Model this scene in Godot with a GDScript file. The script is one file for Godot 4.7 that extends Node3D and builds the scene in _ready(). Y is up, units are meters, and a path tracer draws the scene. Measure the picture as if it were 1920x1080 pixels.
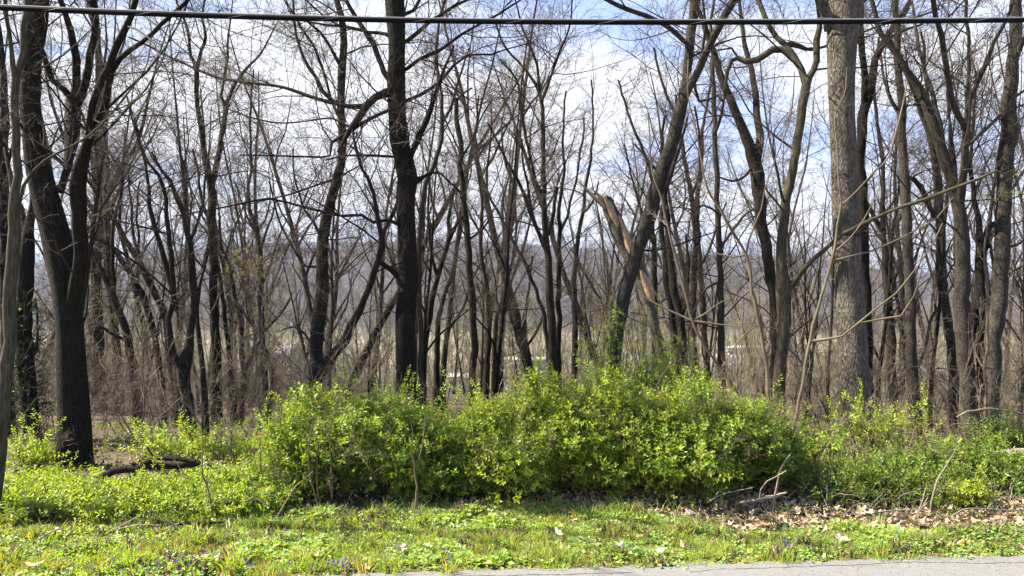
extends Node3D
# A bare spring wood behind a road verge: leafy shrubs, a crowd of trunks, a hazy ridge beyond, one cable overhead.
const F := 1304.0       # focal length in pixels of the 1920 wide photograph
const EYE := 2.5        # eye height over the road
var rng := RandomNumberGenerator.new()
var lumps := FastNoiseLite.new()
var land := FastNoiseLite.new()
var used := {}
var mats := {}
var sprays: Array[ArrayMesh] = []
var pale_sprays: Array[ArrayMesh] = []
var sprigs: Array[ArrayMesh] = []

class Geo:
	var v := PackedVector3Array()
	var n := PackedVector3Array()
	var uv := PackedVector2Array()
	var c := PackedColorArray()
	var i := PackedInt32Array()
	func tube(p: PackedVector3Array, r: PackedFloat32Array, k: int, lump := 0.0, noise: FastNoiseLite = null, wrap := 0.3, tint := Color.WHITE) -> void:
		var m := p.size()
		if m < 2:
			return
		var t0 := (p[1] - p[0]).normalized()
		var side := t0.cross(Vector3.RIGHT if absf(t0.x) < 0.8 else Vector3.BACK).normalized()
		var first := v.size()
		var rep := maxf(1.0, roundf(TAU * r[0] / wrap))
		var run := 0.0
		for a in m:
			var t := (p[mini(a + 1, m - 1)] - p[maxi(a - 1, 0)]).normalized()
			side = (side - t * side.dot(t)).normalized()
			var up := t.cross(side)
			if a > 0:
				run += p[a].distance_to(p[a - 1])
			for b in k + 1:
				var w := TAU * float(b % k) / k
				var o := side * cos(w) + up * sin(w)
				var rr := r[a]
				if lump > 0.0:
					var q := p[a] + o * rr
					rr *= 1.0 + lump * noise.get_noise_3d(q.x * 3.0, q.y * 0.9, q.z * 3.0) + 0.5 * lump * noise.get_noise_3d(q.x * 11.0, q.y * 3.5, q.z * 11.0)
				v.append(p[a] + o * rr)
				n.append(o)
				uv.append(Vector2(rep * b / k, run / (wrap * 4.5)))
				c.append(tint)
		for a in m - 1:
			for b in k:
				var q := first + a * (k + 1) + b
				i.append_array([q, q + k + 1, q + 1, q + 1, q + k + 1, q + k + 2])
		if r[m - 1] > 0.004:
			var e := v.size()
			var tn := (p[m - 1] - p[m - 2]).normalized()
			v.append(p[m - 1] + tn * r[m - 1] * 0.6)
			n.append(tn)
			uv.append(Vector2.ZERO)
			c.append(tint)
			for b in k:
				i.append_array([first + (m - 1) * (k + 1) + b, e, first + (m - 1) * (k + 1) + b + 1])
	func tri(a: Vector3, b: Vector3, d: Vector3, tint := Color.WHITE) -> void:
		var e := v.size()
		var nn := (d - a).cross(b - a).normalized()
		v.append_array([a, b, d])
		n.append_array([nn, nn, nn])
		uv.append_array([Vector2(a.x, a.z), Vector2(b.x, b.z), Vector2(d.x, d.z)])
		c.append_array([tint, tint, tint])
		i.append_array([e, e + 1, e + 2])
	func quad(a: Vector3, b: Vector3, d: Vector3, e: Vector3, tint := Color.WHITE) -> void:
		tri(a, b, d, tint)
		tri(a, d, e, tint)
	func box(lo: Vector3, hi: Vector3) -> void:
		var a := Vector3(lo.x, lo.y, hi.z)
		var b := Vector3(hi.x, lo.y, hi.z)
		var d := Vector3(hi.x, lo.y, lo.z)
		var e := lo
		var up := Vector3(0, hi.y - lo.y, 0)
		quad(a, a + up, b + up, b)
		quad(b, b + up, d + up, d)
		quad(d, d + up, e + up, e)
		quad(e, e + up, a + up, a)
		quad(a + up, e + up, d + up, b + up)
		quad(a, b, d, e)
	# a pointed leaf folded along its midrib, from base along d, its face towards up
	func leaf(base: Vector3, d: Vector3, up: Vector3, length: float, width: float, fold := 0.25, tint := Color.WHITE) -> void:
		var s := d.cross(up).normalized() * width * 0.5
		var u := s.cross(d).normalized()
		var mid := base + d * length * 0.45 - u * width * fold
		var tip := base + d * length - u * length * 0.12
		tri(base, mid, mid + s + u * width * fold, tint)
		tri(mid, tip, mid + s + u * width * fold, tint)
		tri(base, mid - s + u * width * fold, mid, tint)
		tri(mid, mid - s + u * width * fold, tip, tint)
	func surface(m: ArrayMesh, mat: Material) -> void:
		var arrays := []
		arrays.resize(Mesh.ARRAY_MAX)
		arrays[Mesh.ARRAY_VERTEX] = v
		arrays[Mesh.ARRAY_NORMAL] = n
		arrays[Mesh.ARRAY_TEX_UV] = uv
		arrays[Mesh.ARRAY_COLOR] = c
		arrays[Mesh.ARRAY_INDEX] = i
		m.add_surface_from_arrays(Mesh.PRIMITIVE_TRIANGLES, arrays)
		m.surface_set_material(m.get_surface_count() - 1, mat)
	func mesh(mat: Material) -> ArrayMesh:
		var m := ArrayMesh.new()
		surface(m, mat)
		return m

# ---------- naming and tagging ----------
func numbered(called: String) -> String:
	var k: int = used.get(called, 0)
	used[called] = k + 1
	return called if k == 0 else "%s_%03d" % [called, k]

func tag(o: Node, label: String, category := "", group := "", kind := "") -> Node:
	if label != "":
		o.set_meta("label", label)
	if category != "":
		o.set_meta("category", category)
	if group != "":
		o.set_meta("group", group)
	if kind != "":
		o.set_meta("kind", kind)
	return o

func base(called: String, at: Vector3, label: String, category: String, group := "") -> Node3D:
	var o := Node3D.new()
	o.name = numbered(called)
	add_child(o)
	o.position = at
	tag(o, label, category, group)
	return o

func obj(called: String, m: Mesh, parent: Node = null, kind := "") -> MeshInstance3D:
	var o := MeshInstance3D.new()
	o.mesh = m
	if parent == null:
		o.name = numbered(called)
		add_child(o)
	else:
		o.name = called
		parent.add_child(o, true)
	if kind != "":
		o.set_meta("kind", kind)
	return o

func many(called: String, m: Mesh, where: Array[Transform3D], tints: PackedColorArray, parent: Node = null) -> MultiMeshInstance3D:
	var mm := MultiMesh.new()
	mm.transform_format = MultiMesh.TRANSFORM_3D
	mm.use_colors = true
	mm.mesh = m
	mm.instance_count = where.size()
	for k in where.size():
		mm.set_instance_transform(k, where[k])
		mm.set_instance_color(k, tints[k])
	var o := MultiMeshInstance3D.new()
	o.multimesh = mm
	if parent == null:
		o.name = numbered(called)
		add_child(o)
	else:
		o.name = called
		parent.add_child(o, true)
	o.set_meta("kind", "stuff")
	return o

# ---------- places ----------
func smooth(a: float, b: float, x: float) -> float:
	return smoothstep(a, b, x)

const RIDGE := [[-2200, 520], [0, 500], [250, 492], [330, 472], [480, 461], [600, 458], [870, 455], [1000, 462], [1100, 469], [1250, 478], [1500, 482], [1700, 514], [1800, 528], [1920, 542], [4200, 530]]

func ridge(s: float) -> float:       # how high the skyline stands at that bearing, in pixels of the photograph
	for k in RIDGE.size() - 1:
		if s < RIDGE[k + 1][0]:
			return lerpf(RIDGE[k][1], RIDGE[k + 1][1], clampf(inverse_lerp(RIDGE[k][0], RIDGE[k + 1][0], s), 0.0, 1.0))
	return 530.0

func ground(x: float, d: float) -> float:
	if d < 8.3:
		return 0.0
	var h := 0.0
	h -= 1.75 * smooth(8.3, 26.0, d) * 1.0
	h -= 30.0 * smooth(17.0, 165.0, d)
	if d > 10.0:
		h += land.get_noise_2d(x * 2.0, d * 2.0) * minf(0.35, (d - 10.0) * 0.03)
	if d > 380.0:
		var top := EYE + (540.0 - ridge(960.0 + F * x / d)) / F * 1500.0 + 32.0
		var rise := smooth(380.0, 1500.0, d)
		h += top * rise * (1.0 + 0.10 * land.get_noise_2d(x * 0.05, d * 0.05) * (1.0 - rise) * 4.0)
		if d > 1500.0:
			h -= top * 0.6 * smooth(1500.0, 2600.0, d)
			h += 95.0 * smooth(2500.0, 3900.0, d)
	return h

func at(x: float, y: float, d: float) -> Vector3:
	return Vector3((x - 960.0) / F * d, EYE - (y - 540.0) / F * d, -d)

func on_ground(x: float, d: float) -> Vector3:
	return Vector3(x, ground(x, d), -d)

func road_edge(x: float) -> float:
	return 6.14 + 0.073 * x

func rnd(a: float, b: float) -> float:
	return rng.randf_range(a, b)

func ball() -> Vector3:
	while true:
		var p := Vector3(rnd(-1, 1), rnd(-1, 1), rnd(-1, 1))
		if p.length_squared() < 1.0 and p.length_squared() > 0.01:
			return p.normalized()
	return Vector3.UP

func stand(p: Vector3, up: Vector3, size: float, roll := -1.0) -> Transform3D:
	var y := up.normalized()
	var x := y.cross(Vector3(0.31, 0.2, 0.93)).normalized()
	x = x.rotated(y, roll if roll >= 0.0 else rnd(0, TAU))
	return Transform3D(Basis(x * size, y * size, x.cross(y) * size), p)

# ---------- materials ----------
func noise_of(kind: int, freq: float, octaves: int, s: int, ridged := false) -> FastNoiseLite:
	var f := FastNoiseLite.new()
	f.noise_type = kind
	f.frequency = freq
	f.seed = s
	f.fractal_octaves = octaves
	f.fractal_type = FastNoiseLite.FRACTAL_RIDGED if ridged else FastNoiseLite.FRACTAL_FBM
	return f

func noise_tex(f: FastNoiseLite, w: int, h: int, ramp: Array = [], bump := 0.0) -> NoiseTexture2D:
	var t := NoiseTexture2D.new()
	t.width = w
	t.height = h
	t.seamless = true
	t.generate_mipmaps = false
	t.noise = f
	if ramp.size():
		var g := Gradient.new()
		var offs := PackedFloat32Array()
		var cols := PackedColorArray()
		for e in ramp:
			offs.append(e[0])
			cols.append((e[1] as Color).linear_to_srgb())
		g.offsets = offs
		g.colors = cols
		t.color_ramp = g
	if bump > 0.0:
		t.as_normal_map = true
		t.bump_strength = bump
	return t

func plain(c: Color, rough := 0.85, tinted := false) -> StandardMaterial3D:
	var m := StandardMaterial3D.new()
	m.albedo_color = c.linear_to_srgb()
	m.roughness = rough
	m.metallic_specular = 0.3
	m.vertex_color_use_as_albedo = tinted
	return m

func bark(dark: Color, light: Color, seed_: int, freq: float, bump: float, ridged := true) -> StandardMaterial3D:
	var m := StandardMaterial3D.new()
	var f := noise_of(FastNoiseLite.TYPE_SIMPLEX_SMOOTH, freq, 4, seed_, ridged)
	var mid := dark.lerp(light, 0.45)
	m.albedo_texture = noise_tex(f, 384, 384, [[0.0, dark], [0.35, dark.lerp(light, 0.25)], [0.6, mid], [1.0, light]])
	m.normal_enabled = true
	m.normal_texture = noise_tex(f, 384, 384, [], bump)
	m.normal_scale = 1.0
	m.roughness = 0.92
	m.metallic_specular = 0.25
	# lichen and weather blotches, larger than the furrows
	m.detail_enabled = true
	m.detail_blend_mode = BaseMaterial3D.BLEND_MODE_MUL
	m.detail_uv_layer = BaseMaterial3D.DETAIL_UV_1
	m.detail_albedo = mats.blotch
	return m

# ---------- a path in the photograph becomes a limb in the wood ----------
func read(path: String) -> Array:
	var out := []
	for e in path.split(",", false):
		var w := e.strip_edges().split(" ", false)
		out.append(Vector3(float(w[0]), float(w[1]), float(w[2])))
	return out

func curve(p: Array, step: float) -> Array:      # Catmull-Rom through Vector4 (place and radius)
	var out: Array = []
	for k in p.size() - 1:
		var a: Vector4 = p[maxi(k - 1, 0)]
		var b: Vector4 = p[k]
		var c: Vector4 = p[k + 1]
		var e: Vector4 = p[mini(k + 2, p.size() - 1)]
		var l := Vector3(b.x - c.x, b.y - c.y, b.z - c.z).length()
		var m := clampi(int(l / step), 1, 14)
		for s in m:
			var t := float(s) / m
			out.append(0.5 * ((2.0 * b) + (c - a) * t + (2.0 * a - 5.0 * b + 4.0 * c - e) * t * t + (3.0 * b - a - 3.0 * c + e) * t * t * t))
	out.append(p[p.size() - 1])
	return out

func split4(q: Array) -> Array:
	var v := PackedVector3Array()
	var r := PackedFloat32Array()
	for e: Vector4 in q:
		v.append(Vector3(e.x, e.y, e.z))
		r.append(maxf(e.w, 0.0025))
	return [v, r]

# twigs: instanced sprays set along a limb
func set_twigs(q: Array, floor_y: float, density: float, size: float, list: Array[Transform3D], along := 0.5) -> void:
	var carry := rnd(0, 0.4)
	for k in q.size() - 1:
		var a := Vector3(q[k].x, q[k].y, q[k].z)
		var b := Vector3(q[k + 1].x, q[k + 1].y, q[k + 1].z)
		var r: float = q[k].w
		var l := a.distance_to(b)
		if a.y < floor_y:
			continue
		var per := density * (0.45 if r > 0.10 else 1.0 if r > 0.035 else 1.5)
		carry += l * per
		while carry > 1.0:
			carry -= 1.0
			var t := (b - a).normalized()
			var o := ball()
			o = (o - t * o.dot(t)).normalized()
			var up := t * along + o * rnd(0.6, 1.0) + Vector3.UP * rnd(0.0, 0.5)
			var sz := size * rnd(0.55, 1.35)
			if r < 0.02:
				sz *= 0.62
			list.append(stand(a.lerp(b, rng.randf()) + o * r * 0.6, up, sz))

func put_twigs(parent: Node3D, list: Array[Transform3D], kinds: Array[ArrayMesh], tint: Color) -> void:
	if list.is_empty():
		return
	var pick := rng.randi() % kinds.size()
	var halves: Array = [[] as Array[Transform3D], [] as Array[Transform3D]]
	for k in list.size():
		(halves[k % 2] as Array).append(list[k])
	for h in 2:
		var w: Array[Transform3D] = []
		w.assign(halves[h])
		if w.is_empty():
			continue
		for k in w.size():
			w[k].origin -= parent.position
		var tints := PackedColorArray()
		for k in w.size():
			var g := rnd(0.7, 1.3)
			tints.append(Color(tint.r * g, tint.g * g, tint.b * g))
		many("twigs", kinds[(pick + h) % kinds.size()], w, tints, parent)

# thin arching branches along a limb, each with its own twigs
func grow_boughs(q: Array, g: Geo, origin: Vector3, amount: float, floor_y: float, list: Array[Transform3D], size: float) -> void:
	for k in range(1, q.size() - 1):
		var r: float = q[k].w
		if q[k].y < floor_y or r < 0.018:
			continue
		var a := Vector3(q[k].x, q[k].y, q[k].z)
		var b := Vector3(q[k + 1].x, q[k + 1].y, q[k + 1].z)
		if rng.randf() > a.distance_to(b) * 1.15 * amount:
			continue
		var t := (b - a).normalized()
		var o := ball()
		o = (o - t * o.dot(t)).normalized()
		var dir := (t * rnd(0.1, 0.8) + o * rnd(0.6, 1.1) + Vector3.UP * rnd(-0.15, 0.4)).normalized()
		var sag := rnd(-0.10, 0.16)
		var l := rnd(1.0, 3.4) * (0.7 if r < 0.04 else 1.0)
		var r0 := minf(r * 0.42, rnd(0.010, 0.021))
		var c := []
		var p := a
		for s in 8:
			c.append(Vector4(p.x, p.y, p.z, r0 * lerpf(1.0, 0.22, s / 7.0)))
			dir = (dir + ball() * 0.19 + Vector3.UP * sag).normalized()
			p += dir * l / 7.0
		set_twigs(c, -99.0, 2.3, size * 0.75, list)
		for s in 8:
			c[s] -= Vector4(origin.x, origin.y, origin.z, 0)
		var sp := split4(c)
		g.tube(sp[0], sp[1], 5)

# A traced tree: the first path is its trunk, the others are limbs that start on what is there already.
func tree(called: String, label: String, d: float, skin: StandardMaterial3D, paths: Array, twig := 1.0, size := 1.5, low := 2.2, opt := {}) -> Node3D:
	var nodes := []
	var root: Node3D
	var sprays_at: Array[Transform3D] = []
	var bough := Geo.new()
	var wood: Color = opt.get("wood", Color(0.052, 0.040, 0.030))
	for k in paths.size():
		var px := read(paths[k])
		var q := []
		var z := d
		var slope := rnd(-0.04, 0.04)
		if k > 0:
			var best := 1e9
			var hit := []
			for nd in nodes:
				var l: float = nd[0].distance_to(Vector2(px[0].x, px[0].y))
				if l < best:
					best = l
					hit = nd
			z = hit[1]
			slope = rnd(0.12, 0.55) * (1.0 if rng.randf() < 0.5 else -1.0)
			if best < 26.0:
				var s: Vector3 = hit[2]
				q.append(Vector4(s.x, s.y, s.z, minf(hit[3], px[0].z * 0.5 / F * z * 1.15)))
		var run := 0.0
		for e in px.size():
			if e > 0:
				run += Vector2(px[e].x, px[e].y).distance_to(Vector2(px[e - 1].x, px[e - 1].y)) / F * d
			var dz := z + slope * minf(run, 4.0)
			var w := at(px[e].x, px[e].y, dz)
			if q.size() == 1 and k > 0 and e == 0:
				continue
			q.append(Vector4(w.x, w.y, w.z, px[e].z * 0.5 * opt.get("thin", 1.0) / F * dz))
		if k == 0:
			var b: Vector4 = q[0]
			var g := ground(b.x, -b.z)
			if b.y > g:
				var dir := Vector3(q[0].x - q[1].x, q[0].y - q[1].y, q[0].z - q[1].z).normalized()
				var reach := b.y - g + 0.2
				q.push_front(Vector4(b.x + clampf(dir.x, -0.25, 0.25) * reach, g - 0.2, b.z, b.w * 1.3))
			else:
				q[0].w *= 1.12
			root = base(called, Vector3(q[0].x, g, q[0].z), label, "tree", opt.get("group", ""))
		var last: Vector4 = q[q.size() - 1]
		if px[px.size() - 1].y < 12.0 and not opt.has("broken"):      # it goes on above the frame
			var pre: Vector4 = q[q.size() - 2]
			var up := (Vector3(last.x - pre.x, last.y - pre.y, last.z - pre.z).normalized() + Vector3.UP * 0.35).normalized()
			var p := Vector3(last.x, last.y, last.z)
			var r := last.w
			var more := clampf(r * 60.0, 1.2, 5.5)
			for s in 4:
				up = (up + ball() * 0.22).normalized()
				p += up * more / 4.0
				q.append(Vector4(p.x, p.y, p.z, r * (1.0 - 0.23 * (s + 1))))
		q = curve(q, maxf(0.10, q[0].w * 1.0) if k == 0 else 0.16)
		var thick: float = q[0].w
		var lump := 0.10 if thick > 0.05 else 0.06
		for e in q.size():
			if e > 0 and thick < 0.2:
				var j := Vector3(lumps.get_noise_3d(q[e].x * 1.5 + k, q[e].y * 1.5, d), 0, lumps.get_noise_3d(q[e].y * 1.5, d, q[e].x * 1.5 + k)) * minf(thick, 0.05) * 0.8
				q[e] += Vector4(j.x, 0, j.z, 0)
		for e in q.size():
			var v := Vector3(q[e].x, q[e].y, q[e].z)
			nodes.append([Vector2(960.0 + F * v.x / -v.z, 540.0 - F * (v.y - EYE) / -v.z), -v.z, v, q[e].w])
		set_twigs(q, ground(q[0].x, d) + low if k == 0 else -99.0, 1.45 * twig, size, sprays_at)
		if not opt.has("thin") and twig > 0.2:
			grow_boughs(q, bough, root.position, twig, ground(q[0].x, d) + low, sprays_at, size)
		for e in q.size():
			q[e] -= Vector4(root.position.x, root.position.y, root.position.z, 0)
		var s := split4(q)
		var geo := Geo.new()
		geo.tube(s[0], s[1], 18 if thick > 0.13 else 12 if thick > 0.06 else 8 if thick > 0.025 else 6, lump * opt.get("lump", 1.0), lumps, opt.get("wrap", 0.3))
		obj("trunk" if k == 0 else "limb", geo.mesh(skin), root)
	if bough.v.size():
		obj("small_branches", bough.mesh(mats.dark if skin == mats.dark or skin == mats.smooth else mats.brown), root, "stuff")
	put_twigs(root, sprays_at, opt.get("kinds", sprays), wood)
	return root

# ---------- prototypes ----------
func spray_mesh(s: int, wood: Material, bud: Material, bend: float, buds: float) -> ArrayMesh:
	rng.seed = s
	var g := Geo.new()
	var b := Geo.new()
	var p := Vector3.ZERO
	var dir := Vector3.UP
	var main := PackedVector3Array([p])
	var rad := PackedFloat32Array([0.0064])
	for k in 6:
		dir = (dir + ball() * bend).normalized()
		p += dir / 6.0
		main.append(p)
		rad.append(lerpf(0.0064, 0.0016, (k + 1) / 6.0))
	g.tube(main, rad, 4)
	var turn := rnd(0, TAU)
	for j in 10:
		var t := 0.12 + 0.84 * j / 9.0
		var f := t * 6.0
		var o := main[int(f)].lerp(main[mini(int(f) + 1, 6)], f - int(f))
		turn += 2.4
		var dm := (main[mini(int(f) + 1, 6)] - main[mini(int(f), 5)]).normalized()
		var out := dm.cross(Vector3(cos(turn), 0.1, sin(turn))).normalized()
		var d2 := (dm * rnd(0.5, 0.9) + out * rnd(0.5, 0.9)).normalized()
		var l := rnd(0.30, 0.62) * (1.0 - 0.62 * t)
		var c := PackedVector3Array([o])
		var cr := PackedFloat32Array([0.0030])
		for k in 4:
			d2 = (d2 + ball() * bend * 1.3 + Vector3.UP * 0.06).normalized()
			o += d2 * l / 4.0
			c.append(o)
			cr.append(lerpf(0.0030, 0.0012, (k + 1) / 4.0))
		g.tube(c, cr, 3)
		for h in 5:
			var q := c[1 + h % 4].lerp(c[h % 4], rng.randf())
			var d3 := (d2 * 0.7 + ball() * 0.8).normalized()
			var m := rnd(0.07, 0.2)
			var mid := q + d3 * m * 0.5
			d3 = (d3 + ball() * 0.35).normalized()
			var tip := mid + d3 * m * 0.5
			g.tube(PackedVector3Array([q, mid, tip]), PackedFloat32Array([0.0018, 0.0014, 0.0009]), 3)
			if rng.randf() < buds:
				b.leaf(tip, d3, ball(), rnd(0.007, 0.015), rnd(0.004, 0.007))
			if rng.randf() < buds:
				b.leaf(mid, ball(), ball(), rnd(0.006, 0.011), rnd(0.003, 0.006))
	var out_mesh := g.mesh(wood)
	if b.v.size():
		b.surface(out_mesh, bud)
	return out_mesh

func sprig_mesh(s: int, leaf_mat: Material, stem: Material, pairs: int, length: float, lw: float) -> ArrayMesh:
	rng.seed = s
	var g := Geo.new()
	var b := Geo.new()
	var p := Vector3.ZERO
	var dir := Vector3.UP
	var pts := PackedVector3Array([p])
	var rad := PackedFloat32Array([0.0022])
	for k in pairs:
		dir = (dir + ball() * 0.2).normalized()
		p += dir * length / pairs
		pts.append(p)
		rad.append(0.0022 - 0.0012 * (k + 1) / pairs)
		var turn := k * 1.4 + rnd(-0.4, 0.4)
		for sd in 2:
			var o := Vector3(cos(turn + sd * PI), 0, sin(turn + sd * PI))
			var d := (o * rnd(0.7, 1.0) + dir * rnd(0.25, 0.8)).normalized()
			var l := lw * rnd(0.65, 1.2) * (0.75 if k == pairs - 1 else 1.0)
			b.leaf(p, d, (dir + ball() * 0.5).normalized(), l, l * rnd(0.40, 0.52), 0.2, Color.WHITE * rnd(0.85, 1.1))
	b.leaf(p, (dir + ball() * 0.3).normalized(), ball(), lw * 0.7, lw * 0.3)
	g.tube(pts, rad, 3)
	var m := b.mesh(leaf_mat)
	g.surface(m, stem)
	return m

# ---------- shrubs ----------
# a shrub: lobes of leafy sprigs round arching stems. cx: bearing, d: distance of its middle, w/h/deep in metres
func shrub(label: String, cx: float, d: float, w: float, h: float, deep: float, n: int, opt := {}) -> Node3D:
	var x := (cx - 960.0) / F * d
	var foot := on_ground(x, d)
	var root := base("leafy_shrub", foot, label, "shrub", opt.get("group", ""))
	var tint: Color = opt.get("tint", Color(0.155, 0.255, 0.03)) * Color(1.35, 1.46, 1.1)
	var lobes := []
	h = maxf(h - 0.13, 0.14)
	var nl: int = opt.get("lobes", 11)
	for k in nl:
		var a := float(k) / nl * TAU + rnd(-0.5, 0.5)
		var rr := sqrt(rng.randf()) * 0.72
		var hh := rnd(0.22, 0.68) * (1.0 - rr * 0.45)
		lobes.append([Vector3(cos(a) * rr * w * 0.52, hh * h, sin(a) * rr * deep * 0.5), rnd(0.12, 0.34)])
	lobes.append([Vector3(w * rnd(-0.15, 0.15), h * 0.68, 0), 0.32])
	lobes.append([Vector3(-w * 0.24, h * rnd(0.38, 0.6), deep * 0.12), 0.3])
	lobes.append([Vector3(w * 0.24, h * rnd(0.38, 0.6), deep * 0.12), 0.3])
	var lists: Array = [[] as Array[Transform3D], [] as Array[Transform3D], [] as Array[Transform3D]]
	var cols: Array = [PackedColorArray(), PackedColorArray(), PackedColorArray()]
	var loose: float = opt.get("loose", 0.18)
	for k in n:
		var lb: Array = lobes[rng.randi() % lobes.size()]
		var b := ball()
		if b.y < -0.2 and rng.randf() < 0.6:
			b.y = -b.y
		var rad := pow(rng.randf(), 0.38) * (1.0 + loose * rnd(-0.2, 1.0) * rnd(0, 1))
		var c: Vector3 = lb[0]
		var e: float = lb[1]
		var p := c + Vector3(b.x * w * e * 0.62, b.y * h * e * 1.0, b.z * deep * e * 0.7) * rad
		if p.y < 0.05:
			p.y = rnd(0.03, 0.25) * h
		var up := (Vector3(b.x, b.y, b.z) * 0.8 + Vector3.UP * 0.55 + ball() * 0.75)
		var kk := rng.randi() % 3
		(lists[kk] as Array).append(stand(p, up, rnd(0.5, 1.35) * opt.get("leaf", 1.0)))
		var g := rnd(0.62, 1.25)
		var yel := rnd(0.88, 1.18)
		var odd := rng.randf()
		var one := tint if odd < 0.72 else tint * Color(0.5, 0.62, 0.6) if odd < 0.9 else tint * Color(1.15, 1.1, 1.5)
		cols[kk].append(Color(one.r * g * yel, one.g * g, one.b * g))
	# shoots that stand out of the crown
	var bare: Array[Transform3D] = []
	var bare_cols := PackedColorArray()
	for k in (5 + n / 130) / (3 if h < 0.32 else 1):
		var lb: Array = lobes[rng.randi() % lobes.size()]
		var p: Vector3 = lb[0] + Vector3(rnd(-0.25, 0.25) * w, lb[1] * h * rnd(0.0, 0.8), rnd(-0.25, 0.25) * deep)
		bare.append(stand(p, Vector3.UP + ball() * 0.9, rnd(0.35, 0.75) * (0.5 if h < 0.32 else 1.0)))
		bare_cols.append(Color(0.20, 0.155, 0.105) * rnd(0.5, 1.3))
	many("bare_twigs", pale_sprays[n % 2], bare, bare_cols, root)
	for k in int(opt.get("shoots", 14) * 1.5):
		var lb: Array = lobes[rng.randi() % lobes.size()]
		var o: Vector3 = lb[0] + Vector3(rnd(-0.2, 0.2) * w, lb[1] * h * 0.7, rnd(-0.2, 0.2) * deep)
		var dir := (Vector3.UP + ball() * 0.7).normalized()
		for s in rng.randi_range(2, 6):
			o += dir * 0.085
			dir = (dir + ball() * 0.25).normalized()
			(lists[0] as Array).append(stand(o, dir + ball() * 0.5, rnd(0.7, 1.0) * opt.get("leaf", 1.0)))
			cols[0].append(tint * rnd(0.9, 1.2))
	for k in 3:
		var tt: Array[Transform3D] = []
		tt.assign(lists[k])
		if tt.size():
			many("foliage", sprigs[k], tt, cols[k], root)
	# stems
	var geo := Geo.new()
	for k in int(opt.get("stems", 26)):
		var a := rnd(0, TAU)
		var q := []
		var p := Vector3(cos(a) * w * 0.16 * rng.randf(), -0.05, sin(a) * deep * 0.16 * rng.randf())
		var to := Vector3(cos(a) * w * 0.46 * rng.randf(), h * rnd(0.55, 1.02), sin(a) * deep * 0.42 * rng.randf())
		for s in 5:
			var t := s / 4.0
			var m := p.lerp(to, t)
			m.y = lerpf(p.y, to.y, 1.0 - pow(1.0 - t, 1.6))
			m += ball() * 0.04 * h
			q.append(Vector4(m.x, m.y, m.z, lerpf(0.009, 0.003, t)))
		var s2 := split4(curve(q, 0.2))
		geo.tube(s2[0], s2[1], 4)
	obj("stems", geo.mesh(mats.stem), root, "stuff")
	return root

# a stick, vine or stem traced in the photograph
func stick(called: String, label: String, category: String, d: float, skin: Material, paths: Array, group := "", swing := 0.35) -> Node3D:
	var root: Node3D
	var nodes := []
	for k in paths.size():
		var px := read(paths[k])
		var q := []
		var z := d
		if k > 0:
			var best := 1e9
			for nd in nodes:
				var l: float = nd[0].distance_to(Vector2(px[0].x, px[0].y))
				if l < best:
					best = l
					z = nd[1]
		var slope := rnd(-swing, swing)
		var run := 0.0
		for e in px.size():
			if e > 0:
				run += Vector2(px[e].x, px[e].y).distance_to(Vector2(px[e - 1].x, px[e - 1].y)) / F * d
			var dz := z + slope * minf(run, 2.0)
			var w := at(px[e].x, px[e].y, dz)
			q.append(Vector4(w.x, w.y, w.z, maxf(px[e].z * (0.32 if px[e].z < 7.0 else 0.5) / F * dz, 0.003)))
		if root == null:
			root = base(called, Vector3(q[0].x, q[0].y, q[0].z), label, category, group)
		q = curve(q, 0.07)
		for e in q.size():
			var v := Vector3(q[e].x, q[e].y, q[e].z)
			nodes.append([Vector2(960.0 + F * v.x / -v.z, 540.0 - F * (v.y - EYE) / -v.z), -v.z])
			var j: float = minf(q[e].w, 0.02) * 0.8
			q[e] += Vector4(lumps.get_noise_3d(v.y * 9, v.x * 9, k) * j, lumps.get_noise_3d(v.x * 9, k, v.y * 9) * j, 0, 0) - Vector4(root.position.x, root.position.y, root.position.z, 0)
		var s := split4(q)
		var geo := Geo.new()
		geo.tube(s[0], s[1], 10 if s[1][0] > 0.03 else 6, 0.12, lumps, 0.2)
		obj("stem" if k == 0 else "side_stem", geo.mesh(skin), root)
	return root

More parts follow.
